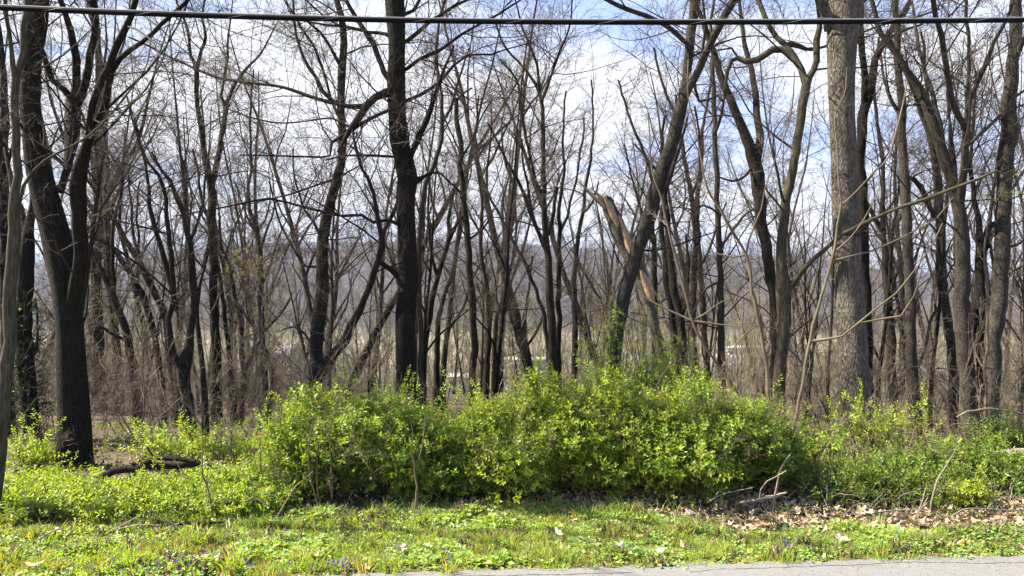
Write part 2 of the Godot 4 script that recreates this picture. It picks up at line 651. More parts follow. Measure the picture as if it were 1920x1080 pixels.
# a tree that nobody could trace: trunk, forks and limbs by chance
func grown(called: String, s: int, tall: float, r: float, lean: float, forks: int, skin: StandardMaterial3D, twig: float, size: float) -> Node3D:
	rng.seed = s
	var root := base(called, Vector3.ZERO, "", "tree")
	var list: Array[Transform3D] = []
	var q := []
	var p := Vector3(0, -0.3, 0)
	var dir := Vector3(cos(s * 1.7) * lean, 1, sin(s * 1.7) * lean).normalized()
	for k in 9:
		var t := k / 8.0
		q.append(Vector4(p.x, p.y, p.z, r * lerpf(1.2 if k == 0 else 1.0, 0.14, pow(t, 0.9))))
		dir = (dir + ball() * 0.09 + Vector3.UP * 0.05).normalized()
		p += dir * tall / 8.0
	var cq := curve(q, 0.5)
	set_twigs(cq, tall * 0.16, 1.25 * twig, size, list)
	var geo := Geo.new()
	var sp := split4(cq)
	geo.tube(sp[0], sp[1], 8, 0.08, lumps)
	obj("trunk", geo.mesh(skin), root)
	for f in forks:
		var t := rnd(0.22, 0.75)
		var a: Vector4 = cq[int(t * (cq.size() - 1))]
		var o := Vector3(a.x, a.y, a.z)
		var ang := f * 2.4 + rnd(-0.5, 0.5)
		var d2 := Vector3(cos(ang) * 0.6, rnd(0.7, 1.3), sin(ang) * 0.6).normalized()
		var l := tall * rnd(0.25, 0.42) * (1.15 - t * 0.6)
		var lq := []
		for k in 6:
			lq.append(Vector4(o.x, o.y, o.z, a.w * lerpf(0.62, 0.10, k / 5.0)))
			d2 = (d2 + ball() * 0.26 + Vector3.UP * 0.08).normalized()
			o += d2 * l / 5.0
		var lc := curve(lq, 0.5)
		set_twigs(lc, -99.0, 1.5 * twig, size, list)
		var g2 := Geo.new()
		var s2 := split4(lc)
		g2.tube(s2[0], s2[1], 6, 0.06, lumps)
		obj("limb", g2.mesh(skin), root)
	put_twigs(root, list, sprays, Color(0.07, 0.054, 0.041))
	return root

func copy_of(o: Node3D) -> Node3D:
	var c: Node3D = o.duplicate()
	c.name = numbered(String(o.name).rstrip("0123456789").trim_suffix("_"))
	add_child(c)
	return c

# ---------- build ----------
func make_sky() -> Sky:
	var w := 1024
	var h := 512
	var im := Image.create(w, h, false, Image.FORMAT_RGBAF)
	var deck := noise_of(FastNoiseLite.TYPE_SIMPLEX_SMOOTH, 0.55, 5, 31)
	var streak := noise_of(FastNoiseLite.TYPE_SIMPLEX_SMOOTH, 1.3, 5, 8)
	for j in h:
		var el := (0.5 - (j + 0.5) / h) * PI
		var y := sin(el)
		for i in w:
			var az := ((i + 0.5) / w - 0.5) * TAU
			var dx := sin(az) * cos(el)
			var dz := -cos(az) * cos(el)
			var yy := maxf(y, 0.0)
			var blue := Color(0.205, 0.25, 0.34).lerp(Color(0.038, 0.085, 0.225), pow(yy, 0.72))
			var px := dx / (yy + 0.16)
			var pz := dz / (yy + 0.16)
			var a := deck.get_noise_2d(px * 0.8 + 3.1, pz * 1.7 + 0.7)
			var b := streak.get_noise_2d(px * 1.0, pz * 2.6 + px * 0.5)
			var cover := 0.50 * (1.0 - smoothstep(0.08, 0.24, yy)) + smoothstep(-0.34, 0.34, a * 0.9 + b * 0.62 + 0.26 * dx + 0.26 * exp(-pow((yy - 0.235) / 0.06, 2.0)) + 0.14 * (1.0 - smoothstep(0.10, 0.22, yy)) - 0.22 * smoothstep(0.27, 0.36, yy) - 0.30 * smoothstep(0.40, 0.65, yy) + 0.04)
			var white := Color(0.30, 0.302, 0.31).lerp(Color(0.262, 0.268, 0.285), smoothstep(0.1, 0.5, b))
			var c := blue.lerp(white, minf(cover, 1.0) * 0.94 + 0.04)
			im.set_pixel(i, j, Color(c.r, c.g, c.b, 1.0))
	var m := PanoramaSkyMaterial.new()
	m.panorama = ImageTexture.create_from_image(im)
	var s := Sky.new()
	s.sky_material = m
	return s

func _ready() -> void:
	# ----- camera, light, exposure -----
	var cam := Camera3D.new()
	cam.name = "camera"
	cam.position = Vector3(0, EYE, 0)
	cam.fov = rad_to_deg(2.0 * atan(540.0 / F))
	cam.near = 0.05
	cam.far = 6000.0
	cam.current = true
	add_child(cam)
	var env := Environment.new()
	env.background_mode = Environment.BG_SKY
	env.sky = make_sky()
	env.tonemap_mode = Environment.TONE_MAPPER_LINEAR
	env.tonemap_exposure = 4.6
	env.fog_enabled = true
	env.fog_density = 0.00014
	env.fog_light_color = Color(0.70, 0.79, 1.0)
	env.sdfgi_enabled = true
	env.ssao_enabled = true
	env.ssil_enabled = true
	var we := WorldEnvironment.new()
	we.name = "sky"
	we.environment = env
	add_child(we)
	var sun := DirectionalLight3D.new()
	sun.name = "sun"
	sun.light_energy = 1.6
	sun.light_color = Color(1.0, 0.955, 0.88)
	sun.light_angular_distance = 0.5
	sun.shadow_enabled = true
	add_child(sun)
	var to_sun := Vector3(-cos(deg_to_rad(6.0)), 0, -sin(deg_to_rad(6.0))) * cos(deg_to_rad(46.0)) + Vector3.UP * sin(deg_to_rad(46.0))
	sun.look_at_from_position(to_sun * 50.0, Vector3.ZERO)

	rng.seed = 7
	lumps = noise_of(FastNoiseLite.TYPE_SIMPLEX_SMOOTH, 1.0, 2, 4)
	land = noise_of(FastNoiseLite.TYPE_SIMPLEX_SMOOTH, 0.06, 3, 12)
	make_materials()
	make_prototypes()
	make_land()
	make_far()
	make_front_trees()
	make_back_trees()
	make_shrubs()
	make_verge()
	make_sticks()
	make_cable()

func make_materials() -> void:
	mats.blotch = noise_tex(noise_of(FastNoiseLite.TYPE_SIMPLEX_SMOOTH, 0.012, 3, 91), 384, 384, [[0.0, Color(0.42, 0.42, 0.42)], [0.5, Color(0.82, 0.82, 0.8)], [1.0, Color(1, 1, 0.97)]])
	mats.dark = bark(Color(0.004, 0.0035, 0.003), Color(0.034, 0.029, 0.023), 1, 0.022, 7.0)
	mats.brown = bark(Color(0.007, 0.006, 0.005), Color(0.058, 0.048, 0.037), 2, 0.024, 7.0)
	mats.grey = bark(Color(0.009, 0.008, 0.007), Color(0.105, 0.094, 0.078), 3, 0.028, 9.0)
	mats.oak = bark(Color(0.005, 0.0045, 0.004), Color(0.26, 0.23, 0.195), 4, 0.030, 16.0)
	mats.smooth = bark(Color(0.009, 0.0085, 0.0075), Color(0.046, 0.043, 0.038), 5, 0.014, 2.5, false)
	mats.pale = bark(Color(0.085, 0.068, 0.047), Color(0.22, 0.18, 0.13), 6, 0.014, 1.5, false)
	mats.young = bark(Color(0.035, 0.031, 0.021), Color(0.115, 0.10, 0.07), 16, 0.02, 2.5, false)
	mats.patchy = bark(Color(0.007, 0.0065, 0.0055), Color(0.085, 0.078, 0.067), 17, 0.022, 8.0)
	mats.dead = bark(Color(0.13, 0.11, 0.085), Color(0.46, 0.40, 0.31), 7, 0.03, 5.0)
	mats.split = bark(Color(0.34, 0.24, 0.15), Color(0.68, 0.52, 0.36), 8, 0.05, 9.0)
	mats.rotten = bark(Color(0.008, 0.007, 0.006), Color(0.045, 0.037, 0.03), 9, 0.03, 8.0)
	mats.twig = plain(Color.WHITE, 0.8, true)
	mats.bud = plain(Color(0.22, 0.18, 0.08), 0.7)
	mats.bud.backlight_enabled = true
	mats.bud.backlight = Color(0.5, 0.4, 0.2)
	mats.stem = plain(Color(0.10, 0.075, 0.052), 0.85)
	mats.leaf = plain(Color.WHITE, 0.42, true)
	mats.leaf.metallic_specular = 0.5
	mats.leaf.backlight_enabled = true
	mats.leaf.backlight = Color(1.0, 1.0, 0.28)
	mats.litter = plain(Color.WHITE, 0.8, true)
	mats.litter.backlight_enabled = true
	mats.litter.backlight = Color(0.35, 0.25, 0.15)
	mats.flower = plain(Color(0.13, 0.06, 0.42), 0.6)
	mats.flower.backlight_enabled = true
	mats.flower.backlight = Color(0.3, 0.2, 0.7)
	# soil: fine noise over the colour of each place
	mats.soil = plain(Color.WHITE, 0.95, true)
	mats.soil.albedo_texture = noise_tex(noise_of(FastNoiseLite.TYPE_SIMPLEX_SMOOTH, 0.03, 5, 21), 512, 512, [[0.0, Color(0.35, 0.33, 0.3)], [0.5, Color(0.75, 0.73, 0.7)], [1.0, Color(1, 1, 1)]])
	mats.soil.uv1_triplanar = true
	mats.soil.uv1_world_triplanar = true
	mats.soil.uv1_scale = Vector3(0.35, 0.35, 0.35)
	# asphalt: worn aggregate
	var asp := StandardMaterial3D.new()
	asp.albedo_texture = noise_tex(noise_of(FastNoiseLite.TYPE_SIMPLEX, 0.11, 3, 41), 1024, 1024, [[0.0, Color(0.10, 0.0985, 0.097)], [0.45, Color(0.148, 0.147, 0.145)], [0.7, Color(0.171, 0.169, 0.167)], [1.0, Color(0.25, 0.246, 0.24)]])
	asp.uv1_triplanar = true
	asp.uv1_world_triplanar = true
	asp.uv1_scale = Vector3(0.8, 0.8, 0.8)
	asp.normal_enabled = true
	asp.normal_texture = noise_tex(noise_of(FastNoiseLite.TYPE_SIMPLEX, 0.11, 3, 41), 1024, 1024, [], 3.0)
	asp.detail_enabled = true
	asp.detail_blend_mode = BaseMaterial3D.BLEND_MODE_MUL
	asp.detail_albedo = noise_tex(noise_of(FastNoiseLite.TYPE_SIMPLEX_SMOOTH, 0.02, 4, 43), 512, 512, [[0.0, Color(0.84, 0.84, 0.84)], [0.6, Color(0.96, 0.96, 0.96)], [1.0, Color(1, 1, 1)]])
	asp.roughness = 0.85
	mats.asphalt = asp

func make_prototypes() -> void:
	for s in 6:
		sprays.append(spray_mesh(100 + s, mats.twig, mats.bud, [0.16, 0.22, 0.28][s % 3], [0.75, 0.35, 0.12][s % 3]))
	for s in 2:
		pale_sprays.append(spray_mesh(140 + s, mats.twig, mats.bud, 0.15, 0.2))
	sprigs.append(sprig_mesh(201, mats.leaf, mats.stem, 5, 0.17, 0.056))
	sprigs.append(sprig_mesh(202, mats.leaf, mats.stem, 4, 0.14, 0.052))
	sprigs.append(sprig_mesh(203, mats.leaf, mats.stem, 6, 0.20, 0.050))
	rng.seed = 11

func make_land() -> void:
	var ds := [-60.0, -30.0, -12.0, -6.5]
	var d := -4.0
	while d < 5000.0:
		ds.append(d)
		d += 0.45 if d < 14.0 else 1.2 if d < 40.0 else d * 0.045
	var nx := 96
	var g := Geo.new()
	for a in ds.size():
		for b in nx + 1:
			var t := (float(b) / nx * 2.0 - 1.0)
			var x := t * (absf(ds[a]) * 1.25 + 22.0) * (0.55 + 0.45 * absf(t))
			var dd: float = ds[a]
			var h := ground(x, dd)
			g.v.append(Vector3(x, h, -dd))
			g.uv.append(Vector2(x, dd))
			var n1 := land.get_noise_2d(x * 3.0 + 50.0, dd * 3.0)
			var n2 := land.get_noise_2d(x * 0.22, dd * 0.22 + 9.0)
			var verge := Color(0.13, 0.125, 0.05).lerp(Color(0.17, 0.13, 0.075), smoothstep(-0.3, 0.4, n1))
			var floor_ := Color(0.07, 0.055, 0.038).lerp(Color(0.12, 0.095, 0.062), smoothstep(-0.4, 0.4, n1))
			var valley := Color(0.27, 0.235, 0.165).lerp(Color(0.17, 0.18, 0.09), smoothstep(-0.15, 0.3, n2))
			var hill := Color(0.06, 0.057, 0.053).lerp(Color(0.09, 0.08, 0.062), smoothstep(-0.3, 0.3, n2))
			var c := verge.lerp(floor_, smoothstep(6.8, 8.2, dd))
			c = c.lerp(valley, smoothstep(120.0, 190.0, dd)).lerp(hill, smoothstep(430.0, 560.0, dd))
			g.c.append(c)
			g.n.append(Vector3.UP)
	for a in ds.size() - 1:
		for b in nx:
			var q := a * (nx + 1) + b
			g.i.append_array([q, q + nx + 1, q + 1, q + 1, q + nx + 1, q + nx + 2])
	var st := SurfaceTool.new()
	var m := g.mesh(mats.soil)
	st.create_from(m, 0)
	st.generate_normals()
	var mesh := st.commit()
	mesh.surface_set_material(0, mats.soil)
	obj("ground", mesh, null, "structure")
	tag(get_node("ground"), "brown leafy woodland floor falling from the verge into the valley")
	# the road: a thin slab with a ragged edge, its rim 2 cm over the soil
	var r := Geo.new()
	var far_edge := PackedVector3Array()
	var x := -26.0
	while x < 26.0:
		var e := road_edge(x) + lumps.get_noise_2d(x * 2.2, 5.0) * 0.05 + lumps.get_noise_2d(x * 9.0, 1.0) * 0.018
		far_edge.append(Vector3(x, 0.016, -e))
		x += 0.06
	for k in far_edge.size() - 1:
		var a := far_edge[k]
		var b := far_edge[k + 1]
		var prev_a := a
		var prev_b := b
		for s in [0.06, 1.0, 9.5]:
			var a2 := Vector3(a.x, 0.022 + 0.03 * minf(s, 3.0) / 3.0, a.z + s)
			var b2 := Vector3(b.x, 0.022 + 0.03 * minf(s, 3.0) / 3.0, b.z + s)
			r.quad(prev_a, prev_b, b2, a2)
			prev_a = a2
			prev_b = b2
		r.quad(a + Vector3(0, -0.05, 0.0), b + Vector3(0, -0.05, 0.0), b, a)
	var road := r.mesh(mats.asphalt)
	tag(obj("road", road, null, "structure"), "pale worn asphalt road with a ragged crumbling edge")

func make_far() -> void:
	# woods on the far slopes: one mass
	rng.seed = 21
	for kind in 3:
		var list: Array[Transform3D] = []
		var cols := PackedColorArray()
		for k in 4800:
			var d := 105.0 * pow(1560.0 / 105.0, pow(rng.randf(), 0.62))
			var x := rnd(-0.95, 0.95) * d
			if d > 190.0 and d < 470.0 and (land.get_noise_2d(x * 0.22, d * 0.22 + 9.0) > -0.2 or rng.randf() < 0.5):
				continue
			var tall := rnd(11.0, 19.0)
			list.append(stand(on_ground(x, d) - Vector3(0, 0.4, 0), Vector3(rnd(-0.1, 0.1), 1, rnd(-0.1, 0.1)), tall))
			var g := rnd(0.75, 1.3)
			var c := Color(0.075, 0.072, 0.072) if rng.randf() < 0.66 else Color(0.15, 0.14, 0.075) if rng.randf() < 0.6 else Color(0.045, 0.06, 0.035)
			cols.append(c * g)
		tag(many("distant_woods", sprays[kind * 2 % 6], list, cols), "bare woods massed on the hazy hillside across the valley")
	# undergrowth on the near slope: one mass of bare brown brush
	for kind in 3:
		var list: Array[Transform3D] = []
		var cols := PackedColorArray()
		for k in 520:
			var d := 22.0 * pow(110.0 / 20.0, pow(rng.randf(), 0.8))
			var x := rnd(-0.92, 0.92) * d
			var tall := rnd(1.5, 5.5) * (1.0 + d * 0.006)
			var t := stand(on_ground(x, d) - Vector3(0, 0.1, 0), Vector3(rnd(-0.22, 0.22), 1, rnd(-0.22, 0.22)), tall)
			var slim := rnd(0.32, 0.62)
			t.basis = Basis(t.basis.x * slim, t.basis.y, t.basis.z * slim)
			list.append(t)
			var g := rnd(0.6, 1.5)
			cols.append((Color(0.15, 0.125, 0.095) if rng.randf() < 0.82 else Color(0.17, 0.165, 0.06)) * g)
		for k in 190:
			var d := rnd(11.5, 28.0)
			var s := rnd(-60, 680) if k < 120 else rnd(1440, 1980)
			var x := (s - 960.0) / F * d
			var t := stand(on_ground(x, d) - Vector3(0, 0.1, 0), Vector3(rnd(-0.5, 0.5), 1, rnd(-0.5, 0.5)), rnd(0.7, 3.0))
			var slim := rnd(0.4, 1.0)
			t.basis = Basis(t.basis.x * slim, t.basis.y, t.basis.z * slim)
			list.append(t)
			cols.append(Color(0.11, 0.09, 0.068) * rnd(0.6, 1.5))
		tag(many("undergrowth", sprays[(kind * 2 + 1) % 6], list, cols), "tangle of bare brown brush between the trunks")
	# buildings on the valley floor
	var wall_white := plain(Color(0.62, 0.62, 0.60), 0.8)
	var wall_tan := plain(Color(0.42, 0.35, 0.28), 0.85)
	var roof_grey := plain(Color(0.40, 0.40, 0.41), 0.6)
	var roof_white := plain(Color(0.70, 0.70, 0.69), 0.6)
	var glass := plain(Color(0.03, 0.035, 0.04), 0.15)
	var list2 := [
		[1410, 655, 330, 24.0, 12.0, 6.0, 1, "long white roofed warehouse seen through the trunks right of the leaning tree"],
		[1370, 690, 270, 14.0, 10.0, 5.0, 0, "small white shed below the long warehouse in the valley"],
		[985, 684, 285, 16.0, 11.0, 5.0, 1, "white flat roofed building behind the forked saplings"],
		[852, 722, 235, 10.0, 9.0, 4.5, 1, "pale building low in the valley between dark trunks"],
		[470, 716, 245, 13.0, 9.0, 5.0, 2, "tan house among bare brush left of the curved trunk"],
		[1215, 690, 280, 13.0, 9.0, 5.0, 0, "white walled building behind the leaning tree's foot"],
		[536, 668, 330, 9.0, 8.0, 4.0, 0, "gabled white cottage beside the tall pale mast"],
		[1740, 730, 240, 12.0, 9.0, 4.5, 2, "tan shed far behind the straight right hand trunks"]]
	for e in list2:
		var dd: float = e[2]
		var x: float = (e[0] - 960.0) / F * dd
		var w: float = e[3]
		var dp: float = e[4]
		var h: float = e[5]
		var foot := on_ground(x, dd)
		var b := base("valley_building", foot, e[7], "building", "")
		b.rotation.y = rnd(-0.3, 0.3)
		var wm: Material = wall_tan if e[6] == 2 else wall_white
		var g := Geo.new()
		g.box(Vector3(-w / 2, -2.0, -dp / 2), Vector3(w / 2, h, dp / 2))
		obj("wall", g.mesh(wm), b)
		var r := Geo.new()
		var o := 0.4
		if e[6] == 1:
			r.box(Vector3(-w / 2 - o, h + 0.003, -dp / 2 - o), Vector3(w / 2 + o, h + 0.5, dp / 2 + o))
		else:
			var a0 := Vector3(-w / 2 - o, h + 0.003, dp / 2 + o)
			var b0 := Vector3(w / 2 + o, h + 0.003, dp / 2 + o)
			var c0 := Vector3(w / 2 + o, h + 0.003, -dp / 2 - o)
			var d0 := Vector3(-w / 2 - o, h + 0.003, -dp / 2 - o)
			var t0 := Vector3(-w / 2 - o, h + dp * 0.35, 0)
			var t1 := Vector3(w / 2 + o, h + dp * 0.35, 0)
			r.quad(a0, t0, t1, b0)
			r.quad(c0, t1, t0, d0)
			r.tri(d0, t0, a0)
			r.tri(b0, t1, c0)
			r.quad(a0, b0, c0, d0)
		obj("roof", r.mesh(roof_white if e[6] == 1 else roof_grey), b)
		var nwin := int(w / 3.2)
		var wg := Geo.new()
		wg.box(Vector3(-0.6, -0.75, 0), Vector3(0.6, 0.75, 0.06))
		var wmesh := wg.mesh(glass)
		for k in nwin:
			var win := obj("window", wmesh, b)
			win.position = Vector3(-w / 2 + (k + 0.5) * w / nwin, h * 0.58, dp / 2 + 0.004)
		var dg := Geo.new()
		dg.box(Vector3(-0.6, 0, 0), Vector3(0.6, 2.2, 0.07))
		var door := obj("door", dg.mesh(roof_grey), b)
		door.position = Vector3(w / 2 - 0.9, 0.1, dp / 2 + 0.004)
	# the tall pale mast
	var mx := (547.0 - 960.0) / F * 320.0
	var foot := on_ground(mx, 320.0)
	var mast := base("mast", foot, "tall pale grey mast standing on the valley floor", "mast")
	var top := at(547, 596, 320.0).y - foot.y
	var mg := Geo.new()
	mg.tube(PackedVector3Array([Vector3(0, -1, 0), Vector3(0, top * 0.5, 0), Vector3(0, top, 0)]), PackedFloat32Array([0.55, 0.45, 0.35]), 10)
	obj("pole", mg.mesh(plain(Color(0.55, 0.58, 0.62), 0.5)), mast)
	var hg := Geo.new()
	hg.tube(PackedVector3Array([Vector3(0, top + 0.005, 0), Vector3(0, top + 0.8, 0)]), PackedFloat32Array([0.7, 0.7]), 10)
	obj("lamp_ring", hg.mesh(roof_grey), mast)

func make_front_trees() -> void:
	rng.seed = 33
	var pale_wood := {"wood": Color(0.24, 0.19, 0.14), "kinds": pale_sprays, "thin": 0.8}
	tree("sapling_tree", "smooth pale young tree at the near left edge, forking under the cable", 7.4, mats.young, ["-14 950 30, -4 860 29, 5 760 28, 16 620 27, 25 450 26, 33 330 18, 28 250 17, 31 148 16", "31 146 10, 22 90 9, 14 30 9, 8 -40 8", "33 143 13, 42 100 14, 48 50 15, 50 -40 14", "21 440 11, 30 415 12, 45 350 8, 85 300 6, 160 258 5, 230 190 4, 275 120 3, 283 20 2", "40 133 5, 90 122 5, 140 85 4, 170 55 3, 181 20 2", "34 250 3, 60 262 2, 66 275 2", "14 700 3, 40 680 3, 60 640 2"], 0.25, 0.7, 2.2, pale_wood)
	tree("forest_tree", "massive dark double tree with a bent trunk near the left edge", 9.9, mats.dark, ["142 905 60, 138 760 52, 130 600 47, 118 500 50, 95 400 46, 72 320 44, 60 240 34, 56 160 32, 62 80 36, 70 -10 38", "143 600 24, 148 500 24, 146 400 27, 150 335 28, 160 290 22", "112 360 13, 128 320 13, 135 250 26, 138 190 27", "134 195 12, 120 170 11, 100 150 10, 85 110 9, 75 80 8, 70 50 6", "142 190 14, 146 160 14, 143 110 14, 134 60 12, 120 20 10, 105 -20 9", "146 200 15, 160 165 14, 168 120 14, 175 60 11, 175 -10 11", "150 320 14, 165 250 13, 180 170 12, 205 130 13, 225 80 13, 245 30 11, 260 -15 11", "160 290 17, 180 235 14, 196 190 12, 212 130 11, 245 95 9, 285 65 8, 320 30 8, 362 -15 6", "66 250 8, 84 280 8, 110 300 7, 128 318 6"], 0.9, 1.5, 3.5)
	tree("forest_tree", "ivy clad dark trunk just left of the massive double tree", 12.0, mats.dark, ["62 835 28, 54 740 27, 46 640 29, 45 540 28, 50 470 24, 60 400 13, 68 330 11, 66 250 8, 74 160 7, 70 60 5", "52 470 14, 40 400 11, 20 330 8, 4 250 6", "50 690 7, 66 660 6, 70 610 5, 66 560 4"], 0.7, 1.4)
	tree("forest_tree", "dark slim trunk at the extreme left edge behind the pale young tree", 12.6, mats.dark, ["24 885 25, 18 760 19, 12 600 20, 8 450 17, 6 300 18, 10 180 13, 2 100 10, -8 0 7", "8 330 7, 24 270 6, 38 180 5, 50 90 4"], 0.8, 1.4)
	tree("forest_tree", "slim tree with a curving stem right of the massive double tree", 16.0, mats.brown, ["266 865 21, 258 780 17, 248 680 15, 235 620 14, 222 580 13, 211 550 12, 194 517 9, 178 478 8, 164 455 6, 150 410 4", "211 550 8, 213 480 7, 211 420 6, 222 385 5, 228 350 4, 231 300 3, 236 240 2", "233 640 6, 210 625 6, 185 610 6, 165 610 5"], 1.0, 1.6)
	tree("forest_tree", "leaning dark tree with its crown swept far left", 17.0, mats.dark, ["344 865 27, 335 760 23, 328 700 18, 318 650 16, 311 594 13, 292 555 12, 261 494 11, 244 464 10, 222 425 9, 205 403 7, 192 380 6, 167 342 4, 150 300 3", "222 424 5, 228 355 4, 232 300 4, 240 230 3, 252 160 2", "205 403 5, 196 340 4, 180 280 4, 172 220 3", "262 497 6, 250 440 5, 246 380 4, 238 320 3"], 1.0, 1.6)
	tree("forest_tree", "thin dark tree leaning left between two thicker leaning trees", 17.5, mats.dark, ["314 845 14, 305 766 12, 303 717 11, 294 655 11, 283 605 12, 270 560 12, 255 530 11, 222 478 10, 194 453 9, 178 442 7, 158 417 6, 140 390 4", "255 530 6, 262 470 5, 256 410 4, 262 340 3"], 1.0, 1.5)
	tree("forest_tree", "mossy forked tree with a knotted burl where its stems part", 13.0, mats.brown, ["364 865 25, 358 794 22, 350 733 19, 344 690 25, 353 647 17, 358 614 14, 364 592 13, 364 530 14, 358 494 12, 355 453 11, 347 411 8, 330 370 7, 317 336 6, 302 322 5, 285 285 4", "356 455 7, 369 422 6, 378 394 5, 385 340 4, 392 270 3, 396 200 2", "344 690 17, 330 672 14, 319 639 12, 316 600 11, 328 567 10, 319 522 10, 306 478 9, 294 430 8, 283 386 7, 278 353 6, 275 322 5, 262 270 4, 250 236 4, 238 180 3", "328 567 10, 325 530 9, 317 439 9, 311 397 8, 308 355 7, 300 328 6, 280 305 5, 264 267 5, 250 220 4", "362 560 6, 380 520 5, 388 470 4, 396 420 3"], 1.0, 1.5)
	tree("forest_tree", "straight dark tree forking widely left of the curved smooth trunk", 15.5, mats.dark, ["410 848 20, 407 720 18, 403 600 16, 400 500 15, 398 400 15, 396 350 14, 385 290 9, 376 240 9, 370 185 8, 367 133 9, 358 105 6, 353 61 5, 344 30 4, 330 -5 3", "367 133 7, 378 94 6, 386 69 6, 380 36 4, 385 -5 4", "396 345 11, 410 290 10, 417 236 9, 421 211 9, 432 180 7, 442 155 6, 464 128 5, 486 103 4, 503 75 3, 520 40 2", "421 205 6, 415 180 5, 425 125 5, 428 83 4, 433 39 3, 436 0 2", "398 430 7, 380 380 6, 372 330 5, 360 280 4"], 1.1, 1.6)
	tree("forest_tree", "slender pair of dark stems beside the straight forking tree", 18.0, mats.dark, ["446 850 15, 437 760 13, 432 700 12, 428 650 9, 422 600 8, 415 540 7, 405 460 6, 398 390 4", "452 850 10, 456 720 11, 454 660 10, 452 600 10, 442 567 8, 433 511 7, 417 467 6, 410 400 4", "455 700 7, 470 670 6, 485 640 5"], 1.1, 1.5)
	var t13 := tree("forest_tree", "twin stemmed grey tree with the first yellow leaves on its twigs", 16.5, mats.grey, ["498 870 15, 495 750 13, 496 700 12, 492 655 11, 490 600 11, 488 560 10, 489 480 10, 475 411 9, 467 389 7, 464 355 6, 472 314 5, 470 230 4, 474 130 3", "487 632 7, 470 605 6, 460 590 5, 440 560 4", "492 625 7, 505 612 6, 518 598 5, 545 560 4", "508 860 10, 510 720 9, 507 690 8, 500 655 7", "480 440 5, 460 400 4, 440 340 3", "484 470 5, 505 420 4, 520 370 3"], 1.1, 1.5)
	leaf_tufts(t13, [Vector3(442, 480, 16.3), Vector3(478, 500, 16.2), Vector3(500, 488, 16.4), Vector3(430, 505, 16.0), Vector3(468, 470, 16.4), Vector3(455, 515, 16.2), Vector3(490, 515, 16.2)], 0.34, 24, Color(0.22, 0.21, 0.07), 1.3)
	tree("forest_tree", "smooth dark tree with a curved trunk and a heavy right arm", 13.0, mats.smooth, ["583 775 34, 592 730 32, 598 700 29, 593 660 23, 594 620 25, 600 580 27, 606 540 25, 604 500 23, 605 450 21, 612 410 20, 622 370 18, 632 335 17, 640 305 15, 642 250 15, 639 200 14, 641 130 15, 645 80 13, 640 30 12, 628 -10 10", "600 698 24, 625 665 19, 645 640 18, 660 610 16, 670 590 14, 685 560 12, 700 512 13, 710 490 12, 715 460 12, 711 425 9, 702 365 7, 689 333 6, 678 314 6, 668 280 5, 660 240 3", "716 445 8, 730 415 8, 744 383 8, 752 350 6", "634 332 5, 594 347 4, 556 361 4, 517 371 3, 470 382 2", "598 520 5, 575 500 4, 552 470 4, 530 430 4, 515 380 3, 505 340 3", "590 640 5, 570 625 5, 552 612 4, 530 618 3", "641 130 6, 622 90 6, 600 60 5, 575 40 4, 540 20 3", "640 215 6, 618 180 5, 605 130 5, 590 86 5, 564 50 4, 540 10 3", "606 455 5, 590 420 5, 572 395 4, 552 330 3, 548 280 3"], 1.1, 1.6)
	tree("forest_tree", "thick black barked tree with an arching left limb, crossing the cable", 12.4, mats.dark, ["765 800 40, 762 700 37, 760 620 37, 764 560 38, 766 500 37, 762 430 34, 760 370 35, 764 335 38, 756 295 36, 748 260 35, 744 200 34, 743 140 33, 745 80 32, 742 30 36, 738 -20 36", "768 350 24, 782 338 16, 789 335 9, 796 330 6, 808 323 5, 825 325 4, 843 342 4, 865 361 3", "735 182 17, 705 182 14, 688 198 14, 672 218 14, 658 240 11, 645 262 8, 632 285 5", "680 207 10, 655 200 9, 630 194 8, 580 180 7, 533 164 6, 492 158 5, 450 153 5, 400 143 5, 333 114 4, 278 86 4, 242 70 3", "632 197 8, 605 172 8, 592 144 7, 572 117 6, 561 83 5, 553 50 5, 550 -5 4", "736 160 12, 722 135 11, 717 122 10, 700 83 10, 680 53 9, 658 17 8, 645 -8 7", "735 70 7, 725 64 7, 692 61 6, 650 50 5, 614 47 4, 570 40 3", "735 205 7, 725 208 7, 694 222 7, 667 239 7, 644 255 7, 622 267 6, 619 292 4, 578 294 4, 511 292 3, 450 290 2", "660 236 5, 622 222 4, 570 228 3, 517 230 3, 467 219 3, 425 203 2", "745 300 6, 736 294 5, 705 292 5, 650 292 4, 610 300 3", "757 335 12, 771 295 11, 790 250 11, 807 203 10, 818 175 8, 830 140 6, 850 85 4", "755 192 8, 765 188 7, 788 178 7, 824 153 6, 852 122 5, 882 103 4, 921 103 4, 938 96 3, 1000 78 2", "756 135 7, 764 128 7, 788 111 7, 824 94 7, 854 72 6, 885 53 5, 915 36 5, 954 14 4, 985 -8 3", "755 90 9, 765 78 9, 777 67 8, 802 44 7, 843 17 6, 885 -6 5", "757 45 7, 775 20 7, 790 -8 6", "756 530 11, 745 518 11, 733 505 10, 720 497 9, 712 489 9", "750 420 6, 728 412 6, 700 417 6, 678 403 6, 642 405 5, 606 397 5, 539 380 4, 505 372 4, 400 392 3, 330 405 2"], 1.0, 1.6, 3.8)
	tree("forest_tree", "slim grey stem hugging the right side of the thick black barked tree", 15.0, mats.grey, ["790 800 13, 789 700 11, 787 600 10, 786 522 9, 788 425 9, 796 355 9, 813 314 9, 822 280 8, 828 250 8, 830 200 7, 828 170 6, 818 120 6, 818 80 6, 822 40 5, 840 -10 5", "829 230 5, 850 190 5, 866 130 4, 880 90 3"], 0.9, 1.4)
